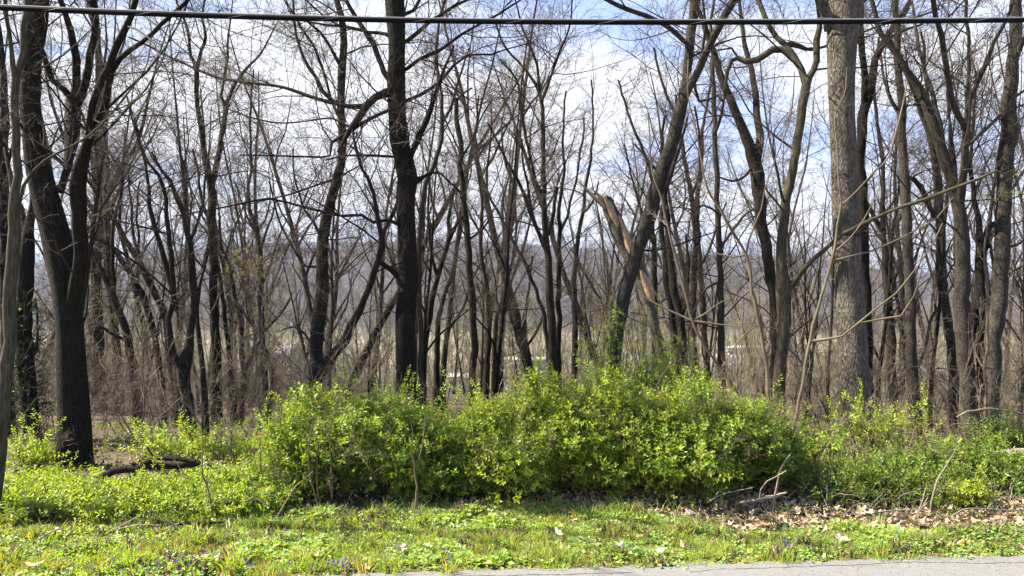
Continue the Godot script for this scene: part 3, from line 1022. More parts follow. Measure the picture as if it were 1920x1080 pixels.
	tree("forest_tree", "dark tree forking twice with one broken fork, behind the shrubs", 18.0, mats.dark, ["794 800 15, 793 700 12, 795 651 13, 802 615 13, 808 580 12, 815 536 10, 827 494 10, 840 453 9, 842 411 7, 847 378 6, 849 352 5", "836 462 7, 857 419 6, 867 383 5, 880 330 3, 886 280 2", "818 522 7, 812 490 6, 806 450 5, 803 389 4, 803 330 3", "806 590 6, 780 560 5, 772 520 4"], 1.0, 1.4)
	tree("forest_tree", "dark straight stem close behind the twice forking tree", 20.0, mats.dark, ["817 790 15, 818 727 12, 820 651 11, 822 600 10, 832 560 8, 842 530 7, 856 480 5, 862 420 4"], 1.0, 1.4)
	var t19 := tree("forest_tree", "straight slender tree with a snapped top and a few dead red leaves", 15.5, mats.brown, ["890 815 15, 887 720 13, 889 640 13, 886 570 13, 880 500 12, 877 450 12, 872 400 12, 868 350 11, 864 310 11, 863 270 10, 858 230 9, 855 185 8", "865 300 4, 885 260 4, 905 215 3, 920 190 3", "856 190 4, 850 178 4, 838 165 3", "857 195 4, 868 175 4, 885 165 3", "878 450 4, 905 430 4, 925 395 3", "870 400 4, 848 430 3, 838 450 3"], 0.9, 1.4, 3.0, {"broken": true})
	leaf_tufts(t19, [Vector3(869, 165, 15.4), Vector3(876, 187, 15.5), Vector3(893, 190, 15.4)], 0.05, 4, Color(0.16, 0.05, 0.03), 1.6)
	tree("forest_tree", "wavy dark stem right of the snapped slender tree", 19.0, mats.dark, ["910 745 12, 914 680 11, 917 620 10, 915 560 9, 908 510 8, 903 470 7, 902 430 7, 905 390 6, 902 350 5, 896 320 5, 893 250 4, 898 180 3", "904 440 4, 885 410 4, 872 380 3"], 1.0, 1.5)
	tree("forest_tree", "thin stem leaning right behind the wavy dark stem", 23.0, mats.brown, ["926 710 9, 927 640 9, 930 610 8, 936 580 7, 950 530 6, 962 480 5, 968 420 4, 966 360 3"], 1.1, 1.6)
	tree("forest_tree", "long thin tree leaning steeply to the upper left in mid wood", 22.0, mats.brown, ["1030 700 9, 1022 600 8, 1010 560 7, 999 530 7, 982 489 7, 966 461 6, 946 422 6, 927 386 5, 910 350 4, 897 310 3"], 0.9, 1.6)
	tree("forest_tree", "small bushy tree opening into a narrow V low down", 25.0, mats.dark, ["984 770 9, 985 690 9, 983 640 8, 985 590 7, 992 540 5, 998 480 4", "983 690 7, 975 650 6, 966 620 6, 955 575 5, 945 520 4", "985 660 5, 1010 615 5, 1020 590 4"], 1.3, 1.7)
	tree("forest_tree", "tall tree with many rising forks in the middle of the wood", 15.8, mats.brown, ["1036 720 19, 1034 620 16, 1030 560 15, 1028 500 13, 1025 460 12, 1021 420 11, 1020 380 10, 1020 330 9, 1018 290 8, 1017 230 8, 1015 190 7, 1005 160 6, 990 135 5, 960 105 4, 940 75 4, 925 30 3", "1012 180 6, 1010 140 5, 1000 100 5, 980 55 4, 970 15 3, 962 -8 3", "1016 192 6, 1030 150 5, 1045 110 5, 1060 70 4, 1070 40 3, 1075 -5 3", "1020 470 8, 1012 440 8, 1000 410 8, 985 370 7, 970 340 6, 950 300 5, 935 270 4, 915 230 3", "1020 370 8, 1010 352 7, 1000 320 6, 985 260 6, 975 190 5, 973 160 4, 955 130 4, 938 112 3", "1026 450 7, 1034 415 7, 1040 380 6, 1046 352 5", "1004 415 5, 992 360 5, 982 310 4, 978 260 3"], 1.1, 1.6)
	tree("forest_tree", "dark stem with an S bent right fork next to the tall forking tree", 19.0, mats.dark, ["1048 720 11, 1048 620 10, 1047 560 10, 1048 500 9, 1050 440 8, 1047 400 7, 1055 350 6, 1058 310 5, 1056 240 4, 1062 170 3", "1050 442 6, 1065 400 5, 1072 370 5, 1082 325 4, 1090 280 4, 1096 220 3"], 1.1, 1.5)
	tree("forest_tree", "upright dark stem left of the splintered snag", 20.0, mats.dark, ["1075 740 12, 1078 640 11, 1077 560 10, 1078 500 9, 1085 440 8, 1093 400 7, 1100 340 6, 1107 300 5, 1112 230 4, 1108 150 3", "1080 480 5, 1100 520 5, 1125 560 4", "1092 400 4, 1110 380 4, 1122 340 3"], 1.1, 1.5)
	make_snag()
	tree("forest_tree", "rough barked tree leaning right and dividing into two stems under the cable", 12.6, mats.patchy, ["1148 715 28, 1157 620 25, 1168 570 25, 1180 520 25, 1195 470 26, 1212 420 27, 1228 370 27, 1240 330 27, 1250 300 25, 1262 260 23, 1272 215 23, 1283 165 17, 1290 110 17, 1295 60 18, 1305 -10 19", "1273 210 17, 1292 165 15, 1318 112 15, 1340 72 15, 1360 30 15, 1382 -12 14", "1238 375 9, 1252 345 9, 1262 312 8, 1272 280 6, 1290 220 4", "1289 78 9, 1259 55 9, 1226 35 9, 1176 17 9, 1137 0 8, 1100 -25 7", "1312 125 6, 1318 90 6, 1322 40 5, 1316 -10 4", "1235 330 4, 1215 300 4, 1190 270 3", "1297 150 5, 1310 190 5, 1345 180 4, 1355 190 4"], 0.9, 1.5, 3.0)
	tree("forest_tree", "thin upright tree behind the upper half of the leaning rough tree", 19.5, mats.brown, ["1228 700 12, 1228 560 11, 1227 480 10, 1224 430 9, 1228 380 8, 1222 330 7, 1205 280 6, 1180 220 5, 1160 150 4", "1226 460 5, 1210 420 4, 1190 350 4, 1170 270 3"], 1.1, 1.6)
	tree("forest_tree", "dark stem immediately right of the leaning rough tree", 18.0, mats.dark, ["1268 720 15, 1262 600 13, 1251 540 12, 1246 480 11, 1241 420 10, 1244 370 8, 1256 320 7, 1270 260 5, 1268 180 4"], 1.0, 1.5)
	tree("forest_tree", "bent dark stem with a burl low down, among the crowded middle trunks", 17.0, mats.dark, ["1284 720 17, 1277 600 15, 1264 540 15, 1258 480 12, 1252 420 11, 1248 370 10, 1240 300 7, 1246 220 5", "1268 560 7, 1290 570 7, 1270 590 5", "1275 610 6, 1286 560 5, 1292 500 4, 1286 440 4"], 1.0, 1.5)
	tree("forest_tree", "two close thin trunks rising together, the left one", 20.0, mats.brown, ["1302 720 13, 1300 620 12, 1300 560 12, 1302 500 11, 1304 440 10, 1298 380 10, 1292 340 9, 1284 300 8, 1270 230 6, 1240 150 5, 1225 90 4", "1296 370 5, 1310 330 5, 1312 270 4, 1302 200 4"], 1.1, 1.7)
	tree("forest_tree", "two close thin trunks rising together, the right one", 20.4, mats.grey, ["1330 720 12, 1322 640 11, 1318 560 11, 1312 490 10, 1309 430 9, 1308 370 8, 1314 310 8, 1318 240 6, 1330 170 5, 1335 100 4", "1312 500 5, 1330 470 5, 1345 420 4, 1360 380 3"], 1.1, 1.6)
	tree("forest_tree", "straight thin pole of a tree left of the forked leaning dark trunk", 15.5, mats.grey, ["1354 705 14, 1352 600 13, 1350 520 11, 1348 450 11, 1345 380 10, 1342 310 10, 1340 250 9, 1338 180 9, 1335 111 8, 1334 50 6, 1338 -10 5", "1342 255 6, 1352 212 6, 1356 188 5", "1349 470 5, 1375 430 5, 1400 400 4, 1440 380 3", "1346 400 4, 1320 385 4, 1290 395 3", "1350 530 4, 1325 540 4, 1300 585 3, 1290 620 3"], 1.1, 1.5)
	tree("forest_tree", "stout dark trunk tilted left and forked at mid height", 15.0, mats.brown, ["1452 740 22, 1456 620 21, 1450 540 20, 1440 480 20, 1430 430 20, 1425 380 22, 1420 330 26, 1410 290 22, 1400 260 19, 1385 220 16, 1370 185 15, 1355 150 13, 1340 100 11, 1325 60 10, 1310 15 8, 1300 -15 8", "1420 310 18, 1423 260 15, 1420 210 13, 1412 150 11, 1400 100 9, 1392 50 7, 1386 -10 6", "1416 300 5, 1398 330 5, 1372 340 4, 1345 330 3"], 1.0, 1.6)
	tree("forest_tree", "contorted tree with a broken knot and gnarled drooping limb", 11.5, mats.young, ["1460 755 24, 1461 710 22, 1466 640 22, 1470 590 24, 1469 545 28, 1466 505 20, 1467 450 18, 1472 400 18, 1480 350 17, 1490 300 16, 1498 250 16, 1505 200 16, 1511 160 17, 1518 145 13, 1530 115 12, 1532 75 12, 1540 30 9, 1530 -15 8", "1510 160 13, 1500 130 12, 1485 105 13, 1468 93 13, 1450 92 14, 1436 102 13, 1420 112 13, 1400 116 11, 1385 108 10, 1374 112 9, 1366 130 8, 1361 155 7, 1357 186 5", "1485 104 11, 1470 85 11, 1455 70 10, 1440 45 9, 1425 8 9, 1415 -15 9", "1470 88 10, 1485 82 10, 1500 86 9, 1515 92 7, 1530 90 5", "1475 545 14, 1488 530 11, 1500 515 10, 1512 500 9, 1530 480 9, 1555 460 8, 1580 440 8, 1640 410 7, 1700 385 7, 1770 360 6, 1830 338 5, 1872 320 4, 1895 330 3", "1482 550 15, 1490 530 11, 1495 512 7", "1385 106 4, 1372 90 4, 1345 95 3, 1300 98 3", "1505 95 5, 1520 94 5, 1562 83 5, 1603 67 4, 1653 47 4, 1720 31 4, 1760 17 3", "1478 640 5, 1490 625 5, 1505 610 4, 1520 600 3", "1470 400 4, 1440 360 4, 1430 340 3"], 0.7, 1.3, 3.0, {"lump": 1.5})
	tree("forest_tree", "big straight grey oak with furrowed bark, sunlit on its left flank", 11.0, mats.oak, ["1610 835 62, 1605 760 56, 1601 700 53, 1597 620 50, 1592 540 48, 1588 460 47, 1585 380 46, 1582 300 45, 1579 220 46, 1577 140 49, 1578 80 54, 1584 20 62, 1590 -25 68", "1556 55 22, 1545 20 20, 1530 -20 18", "1606 30 24, 1618 -5 22, 1632 -40 20", "1570 380 3, 1566 300 3, 1568 240 2"], 0.35, 1.2, 4.5, {"lump": 0.7, "wrap": 0.5})
	tree("forest_tree", "forked dark tree tucked behind the right side of the grey oak", 15.0, mats.dark, ["1632 800 20, 1624 600 18, 1618 400 17, 1614 294 17, 1617 236 17, 1623 200 18, 1636 150 14, 1642 111 13, 1659 78 13, 1678 47 12, 1698 17 10, 1712 -15 9", "1622 195 13, 1620 150 12, 1617 83 11, 1614 50 10, 1612 -10 9", "1664 72 6, 1690 60 5, 1730 45 4"], 0.9, 1.5, 4.0)
	tree("forest_tree", "slim tree crossed by a slanting side stem, right of the grey oak", 17.0, mats.brown, ["1677 800 17, 1673 685 14, 1670 615 14, 1664 550 13, 1659 480 11, 1656 433 10, 1656 356 8, 1655 300 7, 1650 264 7, 1645 230 6, 1640 150 5, 1648 70 4", "1655 432 9, 1642 410 8, 1623 378 7, 1605 340 6, 1590 290 4", "1666 560 5, 1680 520 5, 1690 490 4", "1657 400 4, 1680 370 4, 1705 330 3"], 1.1, 1.5)
	tree("forest_tree", "straight evenly thick trunk between the grey oak and the far right clump", 13.8, mats.grey, ["1716 810 23, 1712 720 21, 1708 640 18, 1707 580 18, 1705 560 17, 1703 480 17, 1700 420 17, 1698 360 17, 1694 300 16, 1690 220 15, 1687 160 13, 1685 110 12, 1682 60 11, 1678 -12 10", "1700 325 9, 1712 335 8, 1726 352 10, 1742 383 9, 1753 408 8", "1690 225 7, 1672 190 7, 1660 150 5, 1650 90 4", "1706 590 4, 1680 560 4, 1660 570 3"], 0.9, 1.5, 3.0)
	tree("forest_tree", "tree with a leaning upper stem, directly left of the far right clump", 15.0, mats.grey, ["1790 795 19, 1787 700 17, 1784 643 16, 1773 577 17, 1767 522 17, 1764 467 17, 1762 411 16, 1759 356 16, 1756 310 13, 1747 262 11, 1733 225 9, 1712 172 8, 1690 120 6, 1670 70 5", "1757 330 7, 1758 270 7, 1740 200 6, 1735 130 5, 1728 60 4", "1770 560 5, 1745 600 5, 1735 650 5, 1722 690 4"], 0.9, 1.5, 3.0)
	tree("forest_tree", "largest trunk of the far right clump, its top sweeping left to the cable", 13.2, mats.grey, ["1822 795 30, 1812 700 27, 1806 620 26, 1803 560 26, 1806 500 25, 1805 440 24, 1797 390 22, 1785 340 20, 1772 300 20, 1756 250 17, 1737 194 16, 1720 155 15, 1698 133 12, 1676 92 11, 1653 64 10, 1638 25 8, 1630 -12 8", "1798 395 14, 1804 342 13, 1810 290 13, 1811 240 14, 1798 222 11, 1784 189 11, 1778 139 10, 1770 89 10, 1759 47 9, 1748 -10 8", "1811 238 11, 1816 208 10, 1820 183 9, 1834 150 8, 1850 117 8, 1864 80 7, 1881 47 6, 1893 20 5, 1905 -10 4", "1814 205 7, 1815 150 7, 1816 83 6, 1812 28 6, 1810 -12 5", "1812 272 6, 1822 267 7, 1848 242 7, 1878 214 6, 1900 200 4", "1770 290 9, 1760 230 9, 1745 170 8, 1732 130 7, 1722 80 6, 1712 30 5, 1708 -10 4", "1800 400 6, 1790 300 6, 1782 240 5, 1776 170 4"], 1.0, 1.6, 3.5)
	tree("forest_tree", "dark middle trunk of the far right clump with a crooked right arm", 14.4, mats.dark, ["1844 790 20, 1845 699 22, 1839 643 24, 1834 588 23, 1837 522 17, 1839 480 18, 1837 439 12, 1831 392 9, 1826 356 8, 1821 300 6, 1826 220 5, 1830 140 4", "1838 485 14, 1848 456 14, 1853 425 12, 1867 417 9, 1874 380 8, 1880 320 6, 1890 260 4", "1840 470 6, 1860 460 6, 1862 500 5"], 1.0, 1.5, 3.0)
	var t42 := tree("forest_tree", "clean dark grey trunk nearest the right edge, sunlit on its left", 12.8, mats.grey, ["1858 800 24, 1862 699 25, 1862 643 26, 1869 588 27, 1876 550 27, 1878 480 27, 1881 425 27, 1884 383 26, 1885 328 25, 1889 264 27, 1892 208 25, 1895 153 22, 1900 97 20, 1905 42 20, 1908 -15 18", "1898 125 10, 1908 100 10, 1918 80 9, 1935 50 8", "1890 370 6, 1905 345 6, 1925 310 5", "1884 470 4, 1905 460 4, 1930 440 3", "1893 190 5, 1912 175 5, 1935 160 4"], 0.6, 1.4, 3.5)
	leaf_tufts(t42, [Vector3(1908, 345, 12.4), Vector3(1890, 372, 12.3), Vector3(1872, 366, 12.4), Vector3(1848, 374, 12.3), Vector3(1916, 325, 12.4), Vector3(1905, 362, 12.2)], 0.11, 9, Color(0.20, 0.22, 0.05), 1.2)
	tree("sapling_tree", "thin pale pole standing in front of the far right clump", 11.5, mats.pale, ["1847 800 8, 1848 720 7, 1848 690 7, 1850 620 6, 1850 560 5, 1846 480 4, 1852 410 3", "1848 695 4, 1836 680 3, 1825 650 2", "1849 692 4, 1862 690 3, 1875 700 2"], 0.4, 0.8, 2.2, pale_wood)
	tree("sapling_tree", "pale crooked sapling slanting from the shrubs up past the leaning tree", 9.8, mats.pale, ["1402 790 9, 1370 718 8, 1342 680 7, 1314 638 6, 1298 602 6, 1287 560 6, 1270 500 5, 1255 440 5, 1238 370 4, 1222 310 4, 1217 250 3, 1214 215 3", "1300 606 4, 1320 590 4, 1352 566 3, 1385 556 2", "1298 604 4, 1330 606 4, 1380 612 3, 1425 610 2", "1294 598 4, 1250 580 4, 1215 562 3, 1190 530 2", "1352 690 3, 1385 640 3, 1420 612 3, 1460 618 2"], 0.3, 0.7, 2.2, pale_wood)
	tree("sapling_tree", "tall tan sapling with a long bow, in front of the forked leaning trunk", 9.4, mats.pale, ["1446 790 11, 1439 713 10, 1434 657 9, 1425 602 9, 1414 560 9, 1409 550 8, 1398 478 7, 1370 433 7, 1348 386 6, 1331 361 5, 1320 322 4, 1312 280 4, 1300 222 4, 1292 194 3, 1289 111 3", "1398 472 4, 1405 450 4, 1420 411 4, 1428 392 3, 1434 356 3, 1453 300 3, 1478 236 3, 1488 180 3, 1489 133 2", "1396 478 4, 1375 482 4, 1340 475 3"], 0.25, 0.7, 2.2, pale_wood)
	tree("sapling_tree", "pale arching sapling with long bare shoots crossing in front of the grey oak", 8.7, mats.pale, ["1478 880 9, 1480 835 9, 1495 780 9, 1500 740 8, 1510 685 8, 1520 640 8, 1530 595 8, 1545 540 7, 1558 490 7, 1570 425 6, 1576 385 5, 1573 340 4, 1570 300 4, 1567 225 3, 1586 165 3, 1587 125 2", "1576 388 4, 1605 360 4, 1640 320 4, 1665 295 4, 1685 225 4, 1702 155 3", "1520 640 6, 1550 636 6, 1580 630 5, 1610 605 5, 1660 597 5, 1690 592 4, 1715 555 3, 1728 500 2", "1610 606 4, 1640 580 4, 1680 550 4, 1725 494 3, 1753 450 3, 1766 419 3", "1560 489 5, 1590 482 4, 1631 472 4, 1664 458 4, 1714 433 3, 1756 408 3, 1787 369 2", "1562 478 4, 1590 450 4, 1620 410 3, 1640 370 3, 1650 350 2"], 0.0, 0.7, 2.2, pale_wood)
	# ivy on the dark trunk at the left
	for o in get_children():
		if o.has_meta("label") and str(o.get_meta("label")).begins_with("ivy clad"):
			var list: Array[Transform3D] = []
			var cols := PackedColorArray()
			for k in 520:
				var t := pow(rng.randf(), 1.3)
				var y := lerpf(830, 560, t)
				var xc := lerpf(62, 45, smoothstep(830, 560, y) if false else (830.0 - y) / 270.0)
				var p := at(xc, y, 12.0)
				var a := rnd(0, TAU)
				p += Vector3(cos(a), 0, sin(a)) * rnd(0.11, 0.19)
				list.append(stand(p - (o as Node3D).position, Vector3(cos(a), rnd(-0.6, 0.3), sin(a)), rnd(0.7, 1.2)))
				cols.append(Color(0.012, 0.024, 0.009) * rnd(0.7, 1.4))
			many("ivy", sprigs[1], list, cols, o)

# torn yellow leaves and catkins in the crown of a tree
func leaf_tufts(o: Node3D, spots: Array, spread: float, n: int, tint: Color, size := 1.0) -> void:
	var list: Array[Transform3D] = []
	var cols := PackedColorArray()
	for s: Vector3 in spots:
		for k in n:
			var p := at(s.x, s.y, s.z) + ball() * spread * pow(rng.randf(), 0.5)
			list.append(stand(p - o.position, ball() + Vector3.UP * 0.3, rnd(0.35, 0.6) * size))
			cols.append(tint * rnd(0.8, 1.2))
	many("leaves", sprigs[1], list, cols, o)

func make_snag() -> void:
	var o := tree("snag", "broken dead trunk with torn pale wood, lodged against the leaning rough tree", 14.2, mats.oak, ["1226 606 20, 1214 558 24, 1201 518 27, 1182 478 30, 1162 435 31, 1146 398 27, 1136 372 20"], 0.0, 1.0, 2.0, {"broken": true})
	# splinters of torn wood: wedges along the break
	var geo := Geo.new()
	for e in [["1140 395", "1108 352", 12.0], ["1136 390", "1083 338", 9.0], ["1144 392", "1120 360", 10.0], ["1138 385", "1128 362", 8.0], ["1148 398", "1143 370", 7.0]]:
		var a0: PackedStringArray = e[0].split(" ")
		var b0: PackedStringArray = e[1].split(" ")
		var a := at(float(a0[0]), float(a0[1]), 14.2 + rnd(-0.05, 0.05)) - o.position
		var b := at(float(b0[0]), float(b0[1]), 14.2 + rnd(-0.15, 0.15)) - o.position
		var r: float = e[2] * 0.5 / F * 14.2
		var m := a.lerp(b, 0.55) + ball() * 0.03
		geo.tube(PackedVector3Array([a, a.lerp(m, 0.5), m, b]), PackedFloat32Array([r, r * 0.95, r * 0.6, 0.004]), 5, 0.4, lumps)
	obj("splinter", geo.mesh(mats.split), o, "stuff")
	for path in ["1156 404 6, 1166 430 15, 1174 455 16, 1182 480 5", "1198 506 6, 1208 530 18, 1216 552 17, 1223 566 5", "1130 368 6, 1142 393 14, 1152 415 13, 1160 434 4"]:
		var q := []
		for e in read(path):
			var w := at(e.x + 3.0, e.y, 14.05) - o.position
			q.append(Vector4(w.x, w.y, w.z, e.z * 0.5 / F * 14.0))
		var s := split4(curve(q, 0.08))
		var g := Geo.new()
		g.tube(s[0], s[1], 9, 0.5, lumps, 0.12)
		obj("torn_wood", g.mesh(mats.split), o)

const KINDS := [["straight slim bare tree", 17.0, 0.15, 0.03, 6], ["dark leaning bare tree", 15.0, 0.17, 0.22, 6], ["low forking bare tree", 14.0, 0.18, 0.06, 9], ["thin whippy bare tree", 13.0, 0.095, 0.10, 5], ["tall brown bare tree", 19.0, 0.20, 0.04, 7], ["grey much branched bare tree", 15.0, 0.14, 0.08, 9], ["slender young bare tree", 9.0, 0.06, 0.12, 6], ["crooked young bare tree", 7.0, 0.055, 0.2, 7]]

func ordinal(k: int) -> String:
	var ones := ["", "first", "second", "third", "fourth", "fifth", "sixth", "seventh", "eighth", "ninth", "tenth", "eleventh", "twelfth", "thirteenth", "fourteenth", "fifteenth", "sixteenth", "seventeenth", "eighteenth", "nineteenth"]
	if k < 20:
		return ones[k]
	var tens := ["twenty", "thirty", "forty", "fifty"]
	return tens[k / 10 - 2].trim_suffix("y") + "ieth" if k % 10 == 0 else tens[k / 10 - 2] + " " + ones[k % 10]

func make_back_trees() -> void:
	var protos: Array[Node3D] = []
	for k in KINDS.size():
		var e: Array = KINDS[k]
		protos.append(grown("wood_tree", 300 + k * 7, e[1], e[2], e[3], e[4], [mats.brown, mats.dark, mats.brown, mats.grey, mats.dark, mats.grey, mats.brown, mats.dark][k], 0.65, 1.9 if e[1] > 10.0 else 1.2))
	rng.seed = 77
	var placed := []
	var taken: Array[Vector2] = []
	var n := 0
	var fresh := [true, true, true, true, true, true, true, true]
	var tries := 0
	while n < 175 and tries < 5000:
		tries += 1
		var k := rng.randi() % KINDS.size()
		var young := k >= 6
		var d := 12.8 + 26.0 * rng.randf() if young else 24.0 + 66.0 * pow(rng.randf(), 1.15)
		var x := rnd(-0.84, 0.84) * d
		# the view down into the valley stays a little more open in two places
		var s := 960.0 + F * x / d
		if d < 60.0 and (absf(s - 540.0) < 28.0 or absf(s - 1395.0) < 25.0):
			continue
		var ok := true
		for p in taken:
			if p.distance_to(Vector2(x, d)) < (0.9 if young else 1.5):
				ok = false
		if not ok:
			continue
		taken.append(Vector2(x, d))
		var o: Node3D = protos[k] if fresh[k] else copy_of(protos[k])
		fresh[k] = false
		o.position = on_ground(x, d)
		o.rotation = Vector3(rnd(-0.11, 0.11), rnd(0, TAU), rnd(-0.11, 0.11))
		o.scale = Vector3.ONE * rnd(0.7, 1.2)
		tag(o, "", "tree", KINDS[k][0] + ("s in the brush" if young else "s down the slope"))
		placed.append([s, o, KINDS[k][0]])
		n += 1
	# each is told by the gap between two front trees that it stands in, counted from the left
	placed.sort_custom(func(a, b): return a[0] < b[0])
	var marks := [[-9999, "left edge"], [150, "massive double trunk"], [355, "burl tree"], [600, "curved smooth trunk"], [765, "thick black trunk"], [1030, "many forked tree"], [1200, "leaning rough tree"], [1466, "contorted knot tree"], [1600, "grey oak"], [1808, "big right clump trunk"], [9999, "right edge"]]
	for g in marks.size() - 1:
		var c := 0
		for e in placed:
			if e[0] >= marks[g][0] and e[0] < marks[g + 1][0]:
				c += 1
				tag(e[1], "%s, %s from left between %s and %s" % [e[2], ordinal(c), marks[g][1], marks[g + 1][1]])

func make_shrubs() -> void:
	rng.seed = 55
	var lime := Color(0.235, 0.285, 0.04)
	var deep := Color(0.125, 0.18, 0.026)
	var sage := Color(0.235, 0.285, 0.06)
	# the low ones at the left, from the edge towards the middle
	shrub("low pale green shrub at the left edge below the smooth young tree", 40, 7.95, 1.6, 0.36, 1.9, 1687, {"tint": sage, "stems": 14, "leaf": 0.85, "shoots": 3})
	shrub("low leafy shrub in front of the massive double trunk", 165, 7.85, 1.6, 0.30, 1.7, 1620, {"tint": sage, "stems": 14, "leaf": 0.85, "shoots": 2})
	shrub("low spreading shrub below the fallen dark branch", 285, 8.0, 1.6, 0.30, 1.5, 1620, {"tint": sage, "stems": 14, "leaf": 0.85, "shoots": 2})
	shrub("low shrub around the red tipped seedling at left", 405, 8.15, 1.5, 0.36, 1.7, 2025, {"tint": sage, "stems": 14, "leaf": 0.85, "shoots": 4})
	shrub("knee high shrub left of the two bare vine stems", 505, 8.3, 1.3, 0.50, 1.7, 1600, {"tint": sage, "stems": 16, "leaf": 0.85, "shoots": 5})
	shrub("loose upright shrub behind the low left shrubs, beside the massive trunk", 62, 9.6, 0.8, 0.5, 0.8, 200, {"tint": sage, "loose": 0.5, "shoots": 6})
	shrub("wispy low shrub under the forked burl tree", 345, 10.8, 1.6, 0.28, 1.0, 200, {"tint": sage, "loose": 0.4})
	shrub("wispy shrub at the foot of the straight forking tree", 445, 9.9, 1.4, 0.5, 0.9, 260, {"tint": sage, "loose": 0.5, "shoots": 9, "leaf": 0.85})
	# the tall mass in the middle
	shrub("tall shrub behind the two bare vine stems, left end of the tall mass", 622, 8.45, 1.75, 1.36, 1.5, 3000, {"tint": Color(0.215, 0.27, 0.05), "shoots": 30})
	shrub("tall shrub behind the pale bent stem", 735, 8.45, 1.75, 1.27, 1.5, 2800, {"tint": Color(0.205, 0.265, 0.045), "shoots": 34})
	shrub("lower shrub filling the dip before the biggest shrub", 842, 8.4, 1.5, 0.78, 1.3, 1650, {"tint": Color(0.19, 0.25, 0.04), "shoots": 22})
	shrub("biggest bright green shrub, its left half", 1000, 8.55, 2.2, 1.50, 1.8, 4700, {"tint": lime, "shoots": 26, "lobes": 12})
	shrub("biggest bright green shrub, its middle", 1150, 8.6, 2.2, 1.56, 1.8, 4700, {"tint": lime, "shoots": 26, "lobes": 12})
	shrub("dense green shrub closing the right side of the biggest one", 1300, 8.7, 2.1, 1.46, 1.8, 4100, {"tint": Color(0.195, 0.255, 0.035), "shoots": 22, "lobes": 11})
	shrub("rounded shrub over the dry leaves, right end of the tall mass", 1405, 8.75, 1.4, 1.04, 1.5, 2300, {"tint": deep, "shoots": 18})
	shrub("airy green shrub around the foot of the leaning rough tree", 1175, 11.4, 2.1, 2.45, 1.2, 1500, {"tint": Color(0.155, 0.22, 0.03), "loose": 0.6, "leaf": 0.75, "shoots": 40, "stems": 34})
	shrub("airy green shrub right of the leaning tree's foot", 1258, 11.2, 1.3, 1.9, 0.9, 700, {"tint": Color(0.155, 0.22, 0.03), "loose": 0.6, "leaf": 0.75, "shoots": 26})
	shrub("small leafy shrub left of the leaning tree's foot", 1075, 11.0, 1.1, 1.5, 0.9, 340, {"tint": Color(0.12, 0.175, 0.025), "loose": 0.5, "leaf": 0.75})
	# the lower mass at the right
	shrub("loose shrub between the tan sapling and the grey oak", 1500, 9.4, 1.4, 0.75, 1.1, 300, {"tint": Color(0.19, 0.25, 0.035), "loose": 0.6, "shoots": 12, "stems": 30})
	shrub("bright loose shrub in front of the grey oak", 1612, 9.8, 1.1, 1.05, 0.7, 90, {"tint": lime, "loose": 0.8, "shoots": 9})
	shrub("airy shrub right of the grey oak's foot", 1680, 10.2, 1.4, 0.95, 0.9, 150, {"tint": lime, "loose": 0.7, "shoots": 9})
	shrub("low tangled shrub under the grey oak", 1565, 8.4, 1.6, 0.38, 1.2, 720, {"shoots": 5, "tint": Color(0.15, 0.19, 0.04), "stems": 60})
	shrub("low dark green shrub behind the dry stalks", 1690, 8.5, 1.5, 0.50, 1.3, 1050, {"shoots": 6, "tint": deep, "stems": 40})
	shrub("dark green shrub below the far right clump", 1790, 8.75, 1.5, 0.58, 1.3, 1100, {"shoots": 7, "tint": deep, "stems": 36})
	shrub("dull green shrub at the right edge above the fallen log", 1890, 10.6, 1.6, 0.62, 1.1, 900, {"tint": Color(0.11, 0.15, 0.03), "stems": 40})
	shrub("small shrub in the shade at the right edge below the log", 1900, 8.9, 1.0, 0.38, 0.8, 360, {"tint": deep, "stems": 24})
	shrub("little bright shrub alone on the dry leaves at right", 1812, 7.95, 0.48, 0.34, 0.4, 260, {"tint": Color(0.26, 0.30, 0.04), "stems": 8, "leaf": 0.7, "shoots": 4})

func tuft_mesh(s: int, n: int, tall: float, spread: float, width: float, mat: Material) -> ArrayMesh:
	rng.seed = s
	var g := Geo.new()
	for k in n:
		var a := rnd(0, TAU)
		var o := Vector3(cos(a), 0, sin(a)) * spread * sqrt(rng.randf())
		var d := (Vector3(cos(a) * rnd(0, 0.7), 1, sin(a) * rnd(0, 0.7)) + ball() * 0.25).normalized()
		var l := tall * rnd(0.5, 1.1)
		var side := d.cross(ball()).normalized() * width * 0.5
		var mid := o + d * l * 0.55
		var tip := mid + (d + Vector3(cos(a), -0.15, sin(a)) * rnd(0.1, 0.9)).normalized() * l * 0.5
		var c := Color.WHITE * rnd(0.8, 1.15)
		g.tri(o - side, mid - side * 0.8, o + side, c)
		g.tri(o + side, mid - side * 0.8, mid + side * 0.8, c)
		g.tri(mid - side * 0.8, tip, mid + side * 0.8, c)
	return g.mesh(mat)

func rosette_mesh(s: int, n: int, size: float, mat: Material) -> ArrayMesh:
	rng.seed = s
	var g := Geo.new()
	for k in n:
		var a := k * 2.4 + rnd(-0.3, 0.3)
		var hgt := rnd(0.01, 0.06)
		var o := Vector3(cos(a), 0, sin(a)) * rnd(0.005, 0.05) + Vector3.UP * hgt
		var d := Vector3(cos(a), rnd(-0.2, 0.5), sin(a)).normalized()
		var l := size * rnd(0.6, 1.15)
		g.leaf(o, d, Vector3.UP + ball() * 0.5, l, l * rnd(0.65, 0.9), 0.15, Color.WHITE * rnd(0.8, 1.15))
	return g.mesh(mat)

